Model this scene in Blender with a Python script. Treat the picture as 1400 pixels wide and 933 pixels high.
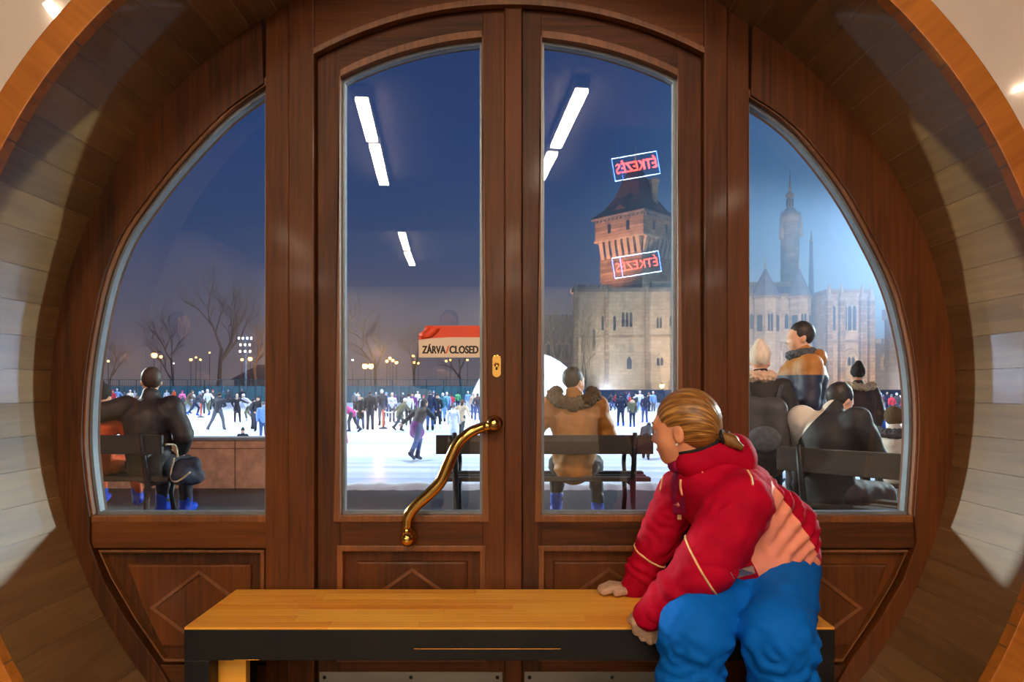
import bpy, bmesh, math, random
import numpy as np
from mathutils import Vector, Matrix, noise as mnoise

for _o in list(bpy.data.objects):
    bpy.data.objects.remove(_o, do_unlink=True)
scene = bpy.context.scene
COL = scene.collection
PI = math.pi
rnd = random.Random(7)


def lin(c):
    out = []
    for v in c[:3]:
        v = v / 255.0
        out.append(v / 12.92 if v <= 0.04045 else ((v + 0.055) / 1.055) ** 2.4)
    return (out[0], out[1], out[2], 1.0)


# ------------------------------------------------------------------ camera
F = 933.33          # focal length in pixels of the 1400 px wide frame (24 mm on 36 mm)
CZ = 1.10           # eye height above the hall floor
HY = 532.0          # picture row of the horizon (shifted lens, verticals stay vertical)
cam_d = bpy.data.cameras.new('camera')
cam = bpy.data.objects.new('camera', cam_d)
COL.objects.link(cam)
cam.location = (0, 0, CZ)
cam.rotation_euler = (PI / 2, 0, 0)
cam_d.sensor_width = 36.0
cam_d.lens = 24.0
cam_d.shift_y = (HY - 466.5) / 1400.0
cam_d.clip_end = 500
cam_d.clip_start = 0.02
scene.camera = cam

# ------------------------------------------------------------------ colour management
vs = scene.view_settings
vs.view_transform = 'Standard'
vs.look = 'None'
vs.gamma = 1.0
vs.use_curve_mapping = False
vs.exposure = 0.0

# ------------------------------------------------------------------ world: winter dusk sky over a floodlit city park
world = bpy.data.worlds.new('night_sky')
scene.world = world
world.use_nodes = True
wn = world.node_tree
wn.nodes.clear()
_out = wn.nodes.new('ShaderNodeOutputWorld')
_bg = wn.nodes.new('ShaderNodeBackground')
_tc = wn.nodes.new('ShaderNodeTexCoord')
_sep = wn.nodes.new('ShaderNodeSeparateXYZ')
wn.links.new(_tc.outputs['Generated'], _sep.inputs[0])
_rampL = wn.nodes.new('ShaderNodeValToRGB')
_rampR = wn.nodes.new('ShaderNodeValToRGB')


def set_ramp(node, stops):
    cr = node.color_ramp
    while len(cr.elements) > 1:
        cr.elements.remove(cr.elements[-1])
    cr.elements[0].position = stops[0][0]
    cr.elements[0].color = lin(stops[0][1])
    for p, c in stops[1:]:
        e = cr.elements.new(p)
        e.color = lin(c)


set_ramp(_rampL, [(0.0, (128, 118, 124)), (0.09, (106, 106, 130)), (0.20, (60, 82, 132)), (0.34, (26, 66, 132)), (0.5, (14, 48, 108)), (1.0, (12, 26, 66))])
set_ramp(_rampR, [(0.0, (138, 176, 214)), (0.14, (138, 182, 222)), (0.24, (106, 158, 212)), (0.42, (52, 104, 174)), (1.0, (14, 26, 66))])
wn.links.new(_sep.outputs['Z'], _rampL.inputs[0])
wn.links.new(_sep.outputs['Z'], _rampR.inputs[0])
_mr = wn.nodes.new('ShaderNodeMapRange')
_mr.interpolation_type = 'SMOOTHERSTEP'
_mr.inputs['From Min'].default_value = 0.02
_mr.inputs['From Max'].default_value = 0.46
wn.links.new(_sep.outputs['X'], _mr.inputs['Value'])
_mix = wn.nodes.new('ShaderNodeMix')
_mix.data_type = 'RGBA'
wn.links.new(_mr.outputs['Result'], _mix.inputs[0])
wn.links.new(_rampL.outputs['Color'], _mix.inputs[6])
wn.links.new(_rampR.outputs['Color'], _mix.inputs[7])
wn.links.new(_mix.outputs[2], _bg.inputs['Color'])
_bg.inputs['Strength'].default_value = 1.0
wn.links.new(_bg.outputs[0], _out.inputs['Surface'])


def aim(o, target):
    o.rotation_euler = (Vector(target) - o.location).to_track_quat('-Z', 'Y').to_euler()


def area_light(name, loc, target, size, power, color=(255, 255, 255), spread=180):
    d = bpy.data.lights.new(name, 'AREA')
    d.shape = 'SQUARE'
    d.size = size
    d.energy = power
    d.color = lin(color)[:3]
    d.spread = math.radians(spread)
    o = bpy.data.objects.new(name, d)
    COL.objects.link(o)
    o.location = loc
    aim(o, target)
    return o


def spot_light(name, loc, target, angle, power, color=(255, 255, 255), blend=0.3, r=0.3):
    d = bpy.data.lights.new(name, 'SPOT')
    d.energy = power
    d.color = lin(color)[:3]
    d.spot_size = math.radians(angle)
    d.spot_blend = blend
    d.shadow_soft_size = r
    o = bpy.data.objects.new(name, d)
    COL.objects.link(o)
    o.location = loc
    aim(o, target)
    return o


# rink floodlights on tall masts, all above the top of the picture
for _y, _z in ((24, 20), (41, 27), (58, 36)):
    for _x in (-36, -18, 0, 18, 36):
        area_light('rink_floodlight', (_x, _y, _z), (_x, _y + 0.5, -1), 3.0, 4.9 * (_z + 1) ** 2, (224, 236, 255), 84)
# warm lamps at the foot of the castle washing its stone
spot_light('castle_uplight', (3, 106, 13), (20.5, 117, 32), 56, 44000, (255, 180, 142), 0.7)
spot_light('castle_uplight', (12, 91, 0.5), (20, 106, 9), 80, 18000, (246, 240, 236), 0.8)
spot_light('castle_uplight', (30, 90, 0.5), (40, 118, 12), 110, 26000, (255, 228, 208), 0.6)
spot_light('castle_uplight', (56, 92, 0.5), (58, 118, 12), 110, 30000, (255, 228, 208), 0.6)
# floodlights on masts at both ends of the rink, far outside the picture; they reach in through the glass
area_light('end_floodlight', (40, 33, 12), (-2, 4, 0), 2.5, 9800, (222, 242, 236), 100)
area_light('end_floodlight', (-40, 33, 12), (2, 4, 0), 2.5, 9800, (228, 240, 228), 100)
# two added warm lights, unseen above the doors, brighten the terrace
for _x in (-2.6, 2.6):
    area_light('facade_fill', (_x, 2.6, 3.3), (_x * 0.9, 7.0, 0.0), 0.5, 62, (255, 200, 150), 150)
# searchlight standing right of the rink, its beam caught by the winter haze
spot_light('haze_beam', (72, 94, 27), (26, 94, 10), 54, 420000, (170, 212, 255), 0.7)
# sodium lamps in the park
for _x, _y, _p in ((-16.5, 84, 1200), (-52, 92, 200), (-30, 86, 600)):
    _l = bpy.data.lights.new('park_lamp_light', 'POINT')
    _l.energy = _p
    _l.color = lin((255, 170, 90))[:3]
    _l.shadow_soft_size = 0.4
    _o = bpy.data.objects.new('park_lamp_light', _l)
    COL.objects.link(_o)
    _o.location = (_x, _y, 5.5)

TERR = -0.15        # terrace level outside
ICE = -0.95         # ice level


def P(px, py, d):
    return Vector(((px - 700.0) * d / F, d, CZ - (py - HY) * d / F))


# ------------------------------------------------------------------ materials
MATS = {}


def M(name, rgb, rough=0.6, metal=0.0, var=0.12, scale=9.0, bump=0.0, spec=0.5, coat=0.0, emit=0.0, stretch=(1, 1, 1), detail=4.0, rgb2=None, sheen=0.0, coat_rough=0.08, coat_ior=1.5):
    if name in MATS:
        return MATS[name]
    m = bpy.data.materials.new(name)
    m.use_nodes = True
    nt = m.node_tree
    b = nt.nodes['Principled BSDF']
    tc = nt.nodes.new('ShaderNodeTexCoord')
    mp = nt.nodes.new('ShaderNodeMapping')
    mp.inputs['Scale'].default_value = stretch
    nz = nt.nodes.new('ShaderNodeTexNoise')
    nz.inputs['Scale'].default_value = scale
    nz.inputs['Detail'].default_value = detail
    nt.links.new(tc.outputs['Object'], mp.inputs['Vector'])
    nt.links.new(mp.outputs[0], nz.inputs['Vector'])
    rp = nt.nodes.new('ShaderNodeValToRGB')
    c = lin(rgb)
    if rgb2 is not None:
        c1, c2 = c, lin(rgb2)
    else:
        c1 = tuple(max(0, v * (1 - var)) for v in c[:3]) + (1,)
        c2 = tuple(min(1, v * (1 + var)) for v in c[:3]) + (1,)
    rp.color_ramp.elements[0].color = c1
    rp.color_ramp.elements[0].position = 0.3
    rp.color_ramp.elements[1].color = c2
    rp.color_ramp.elements[1].position = 0.7
    nt.links.new(nz.outputs['Fac'], rp.inputs[0])
    nt.links.new(rp.outputs[0], b.inputs['Base Color'])
    b.inputs['Roughness'].default_value = rough
    b.inputs['Metallic'].default_value = metal
    b.inputs['Specular IOR Level'].default_value = spec
    if coat:
        b.inputs['Coat Weight'].default_value = coat
        b.inputs['Coat Roughness'].default_value = coat_rough
        b.inputs['Coat IOR'].default_value = coat_ior
    if sheen:
        b.inputs['Sheen Weight'].default_value = sheen
    if bump:
        bp = nt.nodes.new('ShaderNodeBump')
        bp.inputs['Strength'].default_value = bump
        bp.inputs['Distance'].default_value = 0.01
        nt.links.new(nz.outputs['Fac'], bp.inputs['Height'])
        nt.links.new(bp.outputs[0], b.inputs['Normal'])
    if emit:
        nt.links.new(rp.outputs[0], b.inputs['Emission Color'])
        b.inputs['Emission Strength'].default_value = emit
    MATS[name] = m
    return m


def wood(name, dark, light, axis='z', rough=0.35, coat=0.3, grain=60.0, rand=0.25, coat_rough=0.1, bump=0.05, coat_ior=1.5, spec=0.5):
    """stained wood: long grain streaks along one axis plus figure and a tone that differs from board to board"""
    if name in MATS:
        return MATS[name]
    m = bpy.data.materials.new(name)
    m.use_nodes = True
    nt = m.node_tree
    b = nt.nodes['Principled BSDF']
    tc = nt.nodes.new('ShaderNodeTexCoord')
    oi = nt.nodes.new('ShaderNodeObjectInfo')
    add = nt.nodes.new('ShaderNodeVectorMath')
    add.operation = 'ADD'
    mul = nt.nodes.new('ShaderNodeMath')
    mul.operation = 'MULTIPLY'
    mul.inputs[1].default_value = 37.0
    nt.links.new(oi.outputs['Random'], mul.inputs[0])
    nt.links.new(tc.outputs['Object'], add.inputs[0])
    nt.links.new(mul.outputs[0], add.inputs[1])
    st = {'x': (0.045, 1, 1), 'y': (1, 0.045, 1), 'z': (1, 1, 0.045)}[axis]
    mp = nt.nodes.new('ShaderNodeMapping')
    mp.inputs['Scale'].default_value = st
    nt.links.new(add.outputs[0], mp.inputs['Vector'])
    nz = nt.nodes.new('ShaderNodeTexNoise')
    nz.inputs['Scale'].default_value = grain
    nz.inputs['Detail'].default_value = 6
    nz.inputs['Roughness'].default_value = 0.65
    nz.inputs['Distortion'].default_value = 0.6
    nt.links.new(mp.outputs[0], nz.inputs['Vector'])
    st2 = {'x': (0.25, 1, 1), 'y': (1, 0.25, 1), 'z': (1, 1, 0.25)}[axis]
    mp2 = nt.nodes.new('ShaderNodeMapping')
    mp2.inputs['Scale'].default_value = st2
    nt.links.new(add.outputs[0], mp2.inputs['Vector'])
    nz2 = nt.nodes.new('ShaderNodeTexNoise')
    nz2.inputs['Scale'].default_value = 7
    nz2.inputs['Detail'].default_value = 3
    nt.links.new(mp2.outputs[0], nz2.inputs['Vector'])
    mx = nt.nodes.new('ShaderNodeMath')
    mx.operation = 'MULTIPLY_ADD'
    mx.inputs[1].default_value = 0.45
    nt.links.new(nz2.outputs['Fac'], mx.inputs[0])
    m3 = nt.nodes.new('ShaderNodeMath')
    m3.operation = 'MULTIPLY'
    m3.inputs[1].default_value = 0.55
    nt.links.new(nz.outputs['Fac'], m3.inputs[0])
    nt.links.new(m3.outputs[0], mx.inputs[2])
    m4 = nt.nodes.new('ShaderNodeMath')
    m4.operation = 'MULTIPLY_ADD'
    m4.inputs[1].default_value = rand
    nt.links.new(oi.outputs['Random'], m4.inputs[0])
    m5 = nt.nodes.new('ShaderNodeMath')
    m5.operation = 'SUBTRACT'
    m5.inputs[1].default_value = rand * 0.5
    nt.links.new(mx.outputs[0], m5.inputs[0])
    nt.links.new(m5.outputs[0], m4.inputs[2])
    rp = nt.nodes.new('ShaderNodeValToRGB')
    rp.color_ramp.elements[0].position = 0.3
    rp.color_ramp.elements[0].color = lin(dark)
    rp.color_ramp.elements[1].position = 0.68
    rp.color_ramp.elements[1].color = lin(light)
    nt.links.new(m4.outputs[0], rp.inputs[0])
    nt.links.new(rp.outputs[0], b.inputs['Base Color'])
    b.inputs['Roughness'].default_value = rough
    b.inputs['Specular IOR Level'].default_value = spec
    b.inputs['Coat Weight'].default_value = coat
    b.inputs['Coat Roughness'].default_value = coat_rough
    b.inputs['Coat IOR'].default_value = coat_ior
    if bump:
        bp = nt.nodes.new('ShaderNodeBump')
        bp.inputs['Strength'].default_value = bump
        bp.inputs['Distance'].default_value = 0.002
        nt.links.new(nz.outputs['Fac'], bp.inputs['Height'])
        nt.links.new(bp.outputs[0], b.inputs['Normal'])
    MATS[name] = m
    return m


def glass_mat(name, tint=(250, 252, 255), boost=3.0):
    """clear window glass: transparent with a Fresnel mirror on its front face"""
    m = bpy.data.materials.new(name)
    m.use_nodes = True
    nt = m.node_tree
    nt.nodes.clear()
    o = nt.nodes.new('ShaderNodeOutputMaterial')
    t = nt.nodes.new('ShaderNodeBsdfTransparent')
    t.inputs['Color'].default_value = lin(tint)
    g = nt.nodes.new('ShaderNodeBsdfGlossy')
    g.inputs['Roughness'].default_value = 0.0
    fr = nt.nodes.new('ShaderNodeFresnel')
    fr.inputs['IOR'].default_value = 1.5
    ge = nt.nodes.new('ShaderNodeNewGeometry')
    inv = nt.nodes.new('ShaderNodeMath')
    inv.operation = 'SUBTRACT'
    inv.inputs[0].default_value = 1.0
    nt.links.new(ge.outputs['Backfacing'], inv.inputs[1])
    mu = nt.nodes.new('ShaderNodeMath')
    mu.operation = 'MULTIPLY'
    nt.links.new(fr.outputs[0], mu.inputs[0])
    nt.links.new(inv.outputs[0], mu.inputs[1])
    mu2 = nt.nodes.new('ShaderNodeMath')
    mu2.operation = 'MULTIPLY'
    mu2.use_clamp = True
    mu2.inputs[1].default_value = boost
    nt.links.new(mu.outputs[0], mu2.inputs[0])
    mx = nt.nodes.new('ShaderNodeMixShader')
    nt.links.new(mu2.outputs[0], mx.inputs[0])
    nt.links.new(t.outputs[0], mx.inputs[1])
    nt.links.new(g.outputs[0], mx.inputs[2])
    nt.links.new(mx.outputs[0], o.inputs['Surface'])
    MATS[name] = m
    return m


# ------------------------------------------------------------------ object helpers
def link(name, me, mat=None, parent=None, loc=None):
    o = bpy.data.objects.new(name, me)
    COL.objects.link(o)
    if mat is not None and me is not None and len(me.materials) == 0:
        me.materials.append(mat)
    if loc is not None:
        o.location = loc
    if parent is not None:
        o.parent = parent
    return o


def tag(o, label, cat, group=None):
    o['label'] = label
    o['category'] = cat
    if group:
        o['group'] = group
    return o


def struct(o, label=None, cat=None):
    o['kind'] = 'structure'
    if label:
        o['label'] = label
    if cat:
        o['category'] = cat
    return o


def empty(name, loc=(0, 0, 0), rz=0.0, parent=None):
    o = bpy.data.objects.new(name, None)
    COL.objects.link(o)
    o.location = loc
    o.rotation_euler = (0, 0, rz)
    o.empty_display_size = 0.1
    if parent is not None:
        o.parent = parent
    return o


def copy_tree(o, parent=None):
    c = o.copy()
    COL.objects.link(c)
    c.parent = parent
    for ch in list(o.children):
        copy_tree(ch, c)
    return c


def mesh_from(verts, faces, name='mesh', smooth=False):
    me = bpy.data.meshes.new(name)
    me.from_pydata([tuple(v) for v in verts], [], [tuple(f) for f in faces])
    if smooth:
        me.shade_smooth()
    me.update()
    return me


def bm_mesh(bm, name='mesh', smooth=False):
    bmesh.ops.recalc_face_normals(bm, faces=bm.faces)
    me = bpy.data.meshes.new(name)
    bm.to_mesh(me)
    bm.free()
    if smooth:
        me.shade_smooth()
    return me


def bm_box(bm, lo, hi, mat=None):
    m = mat if mat is not None else Matrix()
    v = [bm.verts.new(m @ Vector((x, y, z))) for x in (lo[0], hi[0]) for y in (lo[1], hi[1]) for z in (lo[2], hi[2])]
    for f in ((0, 1, 3, 2), (4, 6, 7, 5), (0, 4, 5, 1), (2, 3, 7, 6), (0, 2, 6, 4), (1, 5, 7, 3)):
        bm.faces.new([v[i] for i in f])
    return v


def box(name, lo, hi, mat, parent=None, bevel=0.0, m=None):
    bm = bmesh.new()
    bm_box(bm, lo, hi, m)
    if bevel:
        bmesh.ops.bevel(bm, geom=list(bm.edges), offset=bevel, segments=2, affect='EDGES', profile=0.6)
    return link(name, bm_mesh(bm), mat, parent)


def prism_mesh(pts, y0, y1, bevel=0.0):
    """polygon of (x, z) points extruded between depths y0 and y1, the front (y0) edge softened"""
    bm = bmesh.new()
    a = [bm.verts.new((x, y0, z)) for x, z in pts]
    b = [bm.verts.new((x, y1, z)) for x, z in pts]
    n = len(pts)
    ff = bm.faces.new(a)
    bm.faces.new(b[::-1])
    for i in range(n):
        j = (i + 1) % n
        bm.faces.new((a[j], a[i], b[i], b[j]))
    if bevel:
        bmesh.ops.bevel(bm, geom=list(ff.edges), offset=bevel, segments=2, affect='EDGES', profile=0.6)
    return bm_mesh(bm)


def strip_mesh(inner, outer, y0, y1, closed=False, bevel=0.0):
    """band between two polylines of (x, z) points with the same count, extruded y0..y1"""
    bm = bmesh.new()
    n = len(inner)
    R = []
    for (p, q) in zip(inner, outer):
        R.append([bm.verts.new((p[0], y0, p[1])), bm.verts.new((q[0], y0, q[1])), bm.verts.new((q[0], y1, q[1])), bm.verts.new((p[0], y1, p[1]))])
    rng = range(n if closed else n - 1)
    fronts = []
    for i in rng:
        j = (i + 1) % n
        for k in range(4):
            l = (k + 1) % 4
            f = bm.faces.new((R[i][k], R[j][k], R[j][l], R[i][l]))
            if k == 0:
                fronts.append(f)
    if not closed:
        bm.faces.new(R[0][::-1])
        bm.faces.new(R[-1])
    if bevel:
        es = set()
        for i in rng:
            j = (i + 1) % n
            for k in (0, 1):
                e = bm.edges.get((R[i][k], R[j][k]))
                if e:
                    es.add(e)
        bmesh.ops.bevel(bm, geom=list(es), offset=bevel, segments=2, affect='EDGES', profile=0.6)
    return bm_mesh(bm)


def tube_mesh(pts, radii, sides=8, caps=True, smooth=True, bm=None):
    own = bm is None
    if own:
        bm = bmesh.new()
    pts = [Vector(p) for p in pts]
    if not hasattr(radii, '__len__'):
        radii = [radii] * len(pts)
    rings = []
    t0 = (pts[1] - pts[0]).normalized()
    up = Vector((0, 0, 1)) if abs(t0.z) < 0.9 else Vector((1, 0, 0))
    nrm = t0.cross(up).normalized()
    for i, p in enumerate(pts):
        if i == 0:
            t = pts[1] - pts[0]
        elif i == len(pts) - 1:
            t = pts[-1] - pts[-2]
        else:
            t = (pts[i + 1] - pts[i]).normalized() + (pts[i] - pts[i - 1]).normalized()
        t = t.normalized() if t.length > 1e-9 else t0
        nrm = (nrm - t * nrm.dot(t))
        nrm = nrm.normalized() if nrm.length > 1e-6 else t.orthogonal().normalized()
        bn = t.cross(nrm)
        rings.append([bm.verts.new(p + (nrm * math.cos(2 * PI * k / sides) + bn * math.sin(2 * PI * k / sides)) * radii[i]) for k in range(sides)])
    for i in range(len(pts) - 1):
        for k in range(sides):
            l = (k + 1) % sides
            bm.faces.new((rings[i][k], rings[i][l], rings[i + 1][l], rings[i + 1][k]))
    if caps:
        bm.faces.new(rings[0][::-1])
        bm.faces.new(rings[-1])
    if own:
        return bm_mesh(bm, smooth=smooth)


def lathe_mesh(profile, segs=24, axis='z', smooth=True):
    """profile of (radius, height) turned round an axis"""
    bm = bmesh.new()
    rings = []
    for r, h in profile:
        ring = []
        for k in range(segs):
            a = 2 * PI * k / segs
            if axis == 'z':
                ring.append(bm.verts.new((r * math.cos(a), r * math.sin(a), h)))
            else:
                ring.append(bm.verts.new((r * math.cos(a), h, r * math.sin(a))))
        rings.append(ring)
    for i in range(len(rings) - 1):
        for k in range(segs):
            l = (k + 1) % segs
            bm.faces.new((rings[i][k], rings[i][l], rings[i + 1][l], rings[i + 1][k]))
    bm.faces.new(rings[0][::-1])
    bm.faces.new(rings[-1])
    bmesh.ops.remove_doubles(bm, verts=bm.verts, dist=1e-5)
    return bm_mesh(bm, smooth=smooth)


def text_mesh(body, size, extrude=0.001, align='CENTER', bold=0.0):
    cu = bpy.data.curves.new('lettering', 'FONT')
    cu.body = body
    cu.size = size
    cu.extrude = extrude
    cu.offset = bold
    cu.align_x = align
    cu.resolution_u = 4
    o = bpy.data.objects.new('lettering', cu)
    COL.objects.link(o)
    dg = bpy.context.evaluated_depsgraph_get()
    me = bpy.data.meshes.new_from_object(o.evaluated_get(dg))
    bpy.data.objects.remove(o, do_unlink=True)
    me.materials.clear()
    return me


# ------------------------------------------------------------------ soft-body modelling: rounded pieces blended into one skin
class Sdf:
    def __init__(self):
        self.p = []

    def cone(self, a, b, ra, rb, lab=0, k=0.02, flat=None):
        self.p.append(('c', np.array(a, float), np.array(b, float), ra, rb, lab, k, None))
        return self

    def ell(self, c, r, lab=0, k=0.02, rot=None):
        R = np.array(rot if rot is not None else Matrix.Identity(3), float)
        self.p.append(('e', np.array(c, float), np.array(r, float), R, None, lab, k, None))
        return self

    def cut(self, n, c):
        """keep only the side where n.p < c"""
        self.p.append(('h', np.array(n, float), float(c), None, None, 0, 0.004, None))
        return self

    def sub(self, c, r, rot=None, k=0.006):
        R = np.array(rot if rot is not None else Matrix.Identity(3), float)
        self.p.append(('s', np.array(c, float), np.array(r, float), R, None, 0, k, None))
        return self

    @staticmethod
    def dist(pr, X):
        t = pr[0]
        if t == 'c':
            a, b, ra, rb = pr[1], pr[2], pr[3], pr[4]
            ab = b - a
            L = float(ab @ ab) + 1e-12
            u = np.clip(((X - a) @ ab) / L, 0, 1)
            q = X - a - u[..., None] * ab
            return np.sqrt((q * q).sum(-1)) - (ra + (rb - ra) * u)
        if t in 'es':
            q = (X - pr[1]) @ pr[3]
            r = pr[2]
            k0 = np.sqrt(((q / r) ** 2).sum(-1))
            k1 = np.sqrt(((q / (r * r)) ** 2).sum(-1)) + 1e-9
            return k0 * (k0 - 1.0) / k1
        if t == 'h':
            return X @ pr[1] - pr[2]

    def bounds(self):
        lo = np.full(3, 1e9)
        hi = -lo
        for pr in self.p:
            if pr[0] == 'c':
                for q, r in ((pr[1], pr[3]), (pr[2], pr[4])):
                    lo = np.minimum(lo, q - r)
                    hi = np.maximum(hi, q + r)
            elif pr[0] == 'e':
                r = pr[2].max()
                lo = np.minimum(lo, pr[1] - r)
                hi = np.maximum(hi, pr[1] + r)
        return lo, hi

    def mesh(self, h=0.02, smooth_it=1, disp=None, labels=True):
        lo, hi = self.bounds()
        lo = lo - 3 * h
        hi = hi + 3 * h
        n = np.ceil((hi - lo) / h).astype(int) + 1
        ax = [lo[i] + h * np.arange(n[i]) for i in range(3)]
        D = np.full(tuple(n), 1e3)
        for pr in self.p:
            if pr[0] in 'ce':
                if pr[0] == 'c':
                    l2 = np.minimum(pr[1] - pr[3], pr[2] - pr[4])
                    h2 = np.maximum(pr[1] + pr[3], pr[2] + pr[4])
                else:
                    r = pr[2].max()
                    l2, h2 = pr[1] - r, pr[1] + r
                mg = 2.2 * h + pr[6] * 1.5
                i0 = np.clip(np.floor((l2 - mg - lo) / h).astype(int), 0, n - 1)
                i1 = np.clip(np.ceil((h2 + mg - lo) / h).astype(int) + 1, 1, n)
                sl = tuple(slice(i0[i], i1[i]) for i in range(3))
            else:
                sl = (slice(None),) * 3
            g = np.stack(np.meshgrid(*[ax[i][sl[i]] for i in range(3)], indexing='ij'), -1)
            d = self.dist(pr, g)
            o = D[sl]
            k = max(pr[6], 1e-4)
            if pr[0] in 'ce':
                hh = np.clip(0.5 + 0.5 * (o - d) / k, 0, 1)
                D[sl] = np.where(o > 500, d, o * (1 - hh) + d * hh - k * hh * (1 - hh))
            else:
                if pr[0] == 's':
                    d = -d
                hh = np.clip(0.5 - 0.5 * (o - d) / k, 0, 1)
                D[sl] = np.where(o > 500, o, o * (1 - hh) + d * hh + k * hh * (1 - hh))
        V, Q = surface_nets(D, lo, h)
        for _ in range(smooth_it):
            V = lap_smooth(V, Q, 0.5)
        if disp is not None:
            V = disp(V, vnormals(V, Q))
        me = mesh_from(V.tolist(), Q.tolist(), 'skin', True)
        if labels:
            C = V[Q].mean(1)
            best = np.full(len(C), 1e9)
            lab = np.zeros(len(C), int)
            for pr in self.p:
                if pr[0] in 'ce':
                    d = self.dist(pr, C)
                    w = d < best
                    best = np.where(w, d, best)
                    lab = np.where(w, pr[5], lab)
            me.polygons.foreach_set('material_index', lab.astype(np.int32))
        return me


def surface_nets(D, lo, h):
    s = D.shape
    ins = D < 0
    cnt = np.zeros((s[0] - 1, s[1] - 1, s[2] - 1), int)
    offs = [(a, b, c) for a in (0, 1) for b in (0, 1) for c in (0, 1)]

    def sh(A, o):
        return A[o[0]:s[0] - 1 + o[0], o[1]:s[1] - 1 + o[1], o[2]:s[2] - 1 + o[2]]
    for o in offs:
        cnt += sh(ins, o)
    act = (cnt > 0) & (cnt < 8)
    idx = np.argwhere(act)
    vid = np.full(act.shape, -1, int)
    vid[act] = np.arange(len(idx))
    acc = np.zeros((len(idx), 3))
    num = np.zeros(len(idx))
    for o in offs:
        for a in range(3):
            if o[a] == 0:
                o2 = list(o)
                o2[a] = 1
                d0 = D[idx[:, 0] + o[0], idx[:, 1] + o[1], idx[:, 2] + o[2]]
                d1 = D[idx[:, 0] + o2[0], idx[:, 1] + o2[1], idx[:, 2] + o2[2]]
                m = (d0 < 0) != (d1 < 0)
                t = np.where(m, d0 / np.where(m, d0 - d1, 1), 0)
                pt = np.tile(np.array(o, float), (len(idx), 1))
                pt[:, a] += np.clip(t, 0, 1)
                acc[m] += pt[m]
                num[m] += 1
    V = lo + h * (idx + acc / np.maximum(num, 1)[:, None])
    quads = []
    for a in range(3):
        b, c = (a + 1) % 3, (a + 2) % 3
        s0 = [slice(1, -1)] * 3
        s0[a] = slice(0, -1)
        s1 = [slice(1, -1)] * 3
        s1[a] = slice(1, None)
        i0, i1 = ins[tuple(s0)], ins[tuple(s1)]
        for flip in (0, 1):
            m = (i0 & ~i1) if not flip else (~i0 & i1)
            e = np.argwhere(m)
            if not len(e):
                continue
            e = e + 1
            e[:, a] -= 1
            def cell(db, dc):
                q = e.copy()
                q[:, b] += db
                q[:, c] += dc
                return vid[q[:, 0], q[:, 1], q[:, 2]]
            q = np.stack([cell(-1, -1), cell(0, -1), cell(0, 0), cell(-1, 0)], 1)
            if flip:
                q = q[:, ::-1]
            quads.append(q)
    Q = np.concatenate(quads) if quads else np.zeros((0, 4), int)
    return V, Q


def lap_smooth(V, Q, f):
    acc = np.zeros_like(V)
    num = np.zeros(len(V))
    for i in range(4):
        a, b = Q[:, i], Q[:, (i + 1) % 4]
        np.add.at(acc, a, V[b])
        np.add.at(num, a, 1)
        np.add.at(acc, b, V[a])
        np.add.at(num, b, 1)
    return V * (1 - f) + f * acc / np.maximum(num, 1)[:, None]


def vnormals(V, Q):
    n = np.cross(V[Q[:, 2]] - V[Q[:, 0]], V[Q[:, 3]] - V[Q[:, 1]])
    N = np.zeros_like(V)
    for i in range(4):
        np.add.at(N, Q[:, i], n)
    return N / (np.linalg.norm(N, axis=1, keepdims=True) + 1e-12)


def fold_disp(amp, scale, seed=0, stretch=(1, 1, 1)):
    def f(V, N):
        W = V * np.array(stretch) * scale + seed * 7.3
        a = np.array([mnoise.noise(Vector(w)) + 0.5 * mnoise.noise(Vector(w * 2.1)) for w in W])
        return V + N * (a * amp)[:, None]
    return f

# ================================================================== THE HALL
KD = F / 2.25                # pixels per metre on the door plane
DD = 2.25


def d2(px, py):
    """picture position on the door plane -> (x, z) in metres"""
    return ((px - 700.0) / KD, CZ - (py - HY) / KD)


CX, CZC = d2(688, 550)       # centre of the round opening
RR = 613 / KD                # its radius
Y_FRONT, Y_DOOR = 1.814, 2.25

W_FRAME = wood('door_oak_upright', (42, 19, 4), (108, 56, 14), 'z', 0.5, 0.05, 70, 0.18, spec=0.25)
W_FRAMEX = wood('door_oak_level', (42, 19, 4), (108, 56, 14), 'x', 0.5, 0.05, 70, 0.18, spec=0.25)
W_EDGE = wood('door_oak_moulding', (72, 36, 8), (140, 80, 26), 'z', 0.42, 0.12, 70, 0.1)
W_REVEAL = wood('lining_oak', (92, 64, 32), (140, 104, 58), 'y', 0.38, 1.0, 46, 0.22, coat_rough=0.07, bump=0.02, coat_ior=1.9)
W_TRIM = wood('arch_trim_oak', (150, 84, 20), (206, 126, 40), 'x', 0.4, 0.3, 30, 0.2)
W_BENCH = wood('bench_beech', (232, 140, 34), (255, 190, 72), 'x', 0.34, 0.25, 40, 0.22)
M_BLACK = M('bench_black_paint', (20, 17, 14), 0.45, var=0.4, scale=20, spec=0.4)
M_ALU = M('aluminium_spacer', (120, 126, 132), 0.4, 0.5, 0.1, 30)
M_BRASS = M('polished_brass', (216, 170, 92), 0.16, 1.0, 0.1, 14)
M_STEEL = M('brushed_steel', (150, 142, 132), 0.38, 0.9, 0.12, 20, stretch=(0.1, 1, 1))
M_DARK = M('dark_hole', (8, 7, 6), 0.8)
M_WALL = M('plaster_pink_cream', (214, 198, 184), 0.22, var=0.05, scale=3, spec=0.5)
M_CEIL = M('ceiling_paint', (74, 70, 68), 0.8, var=0.04, scale=2)
M_BEAM = M('beam_paint', (70, 60, 52), 0.8, var=0.1, scale=3)
M_BACK = M('back_wall_paint', (236, 228, 214), 0.8, var=0.05, scale=2)
M_SIDEW = M('side_wall_panelling', (70, 60, 54), 0.8, var=0.1, scale=2)
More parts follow.
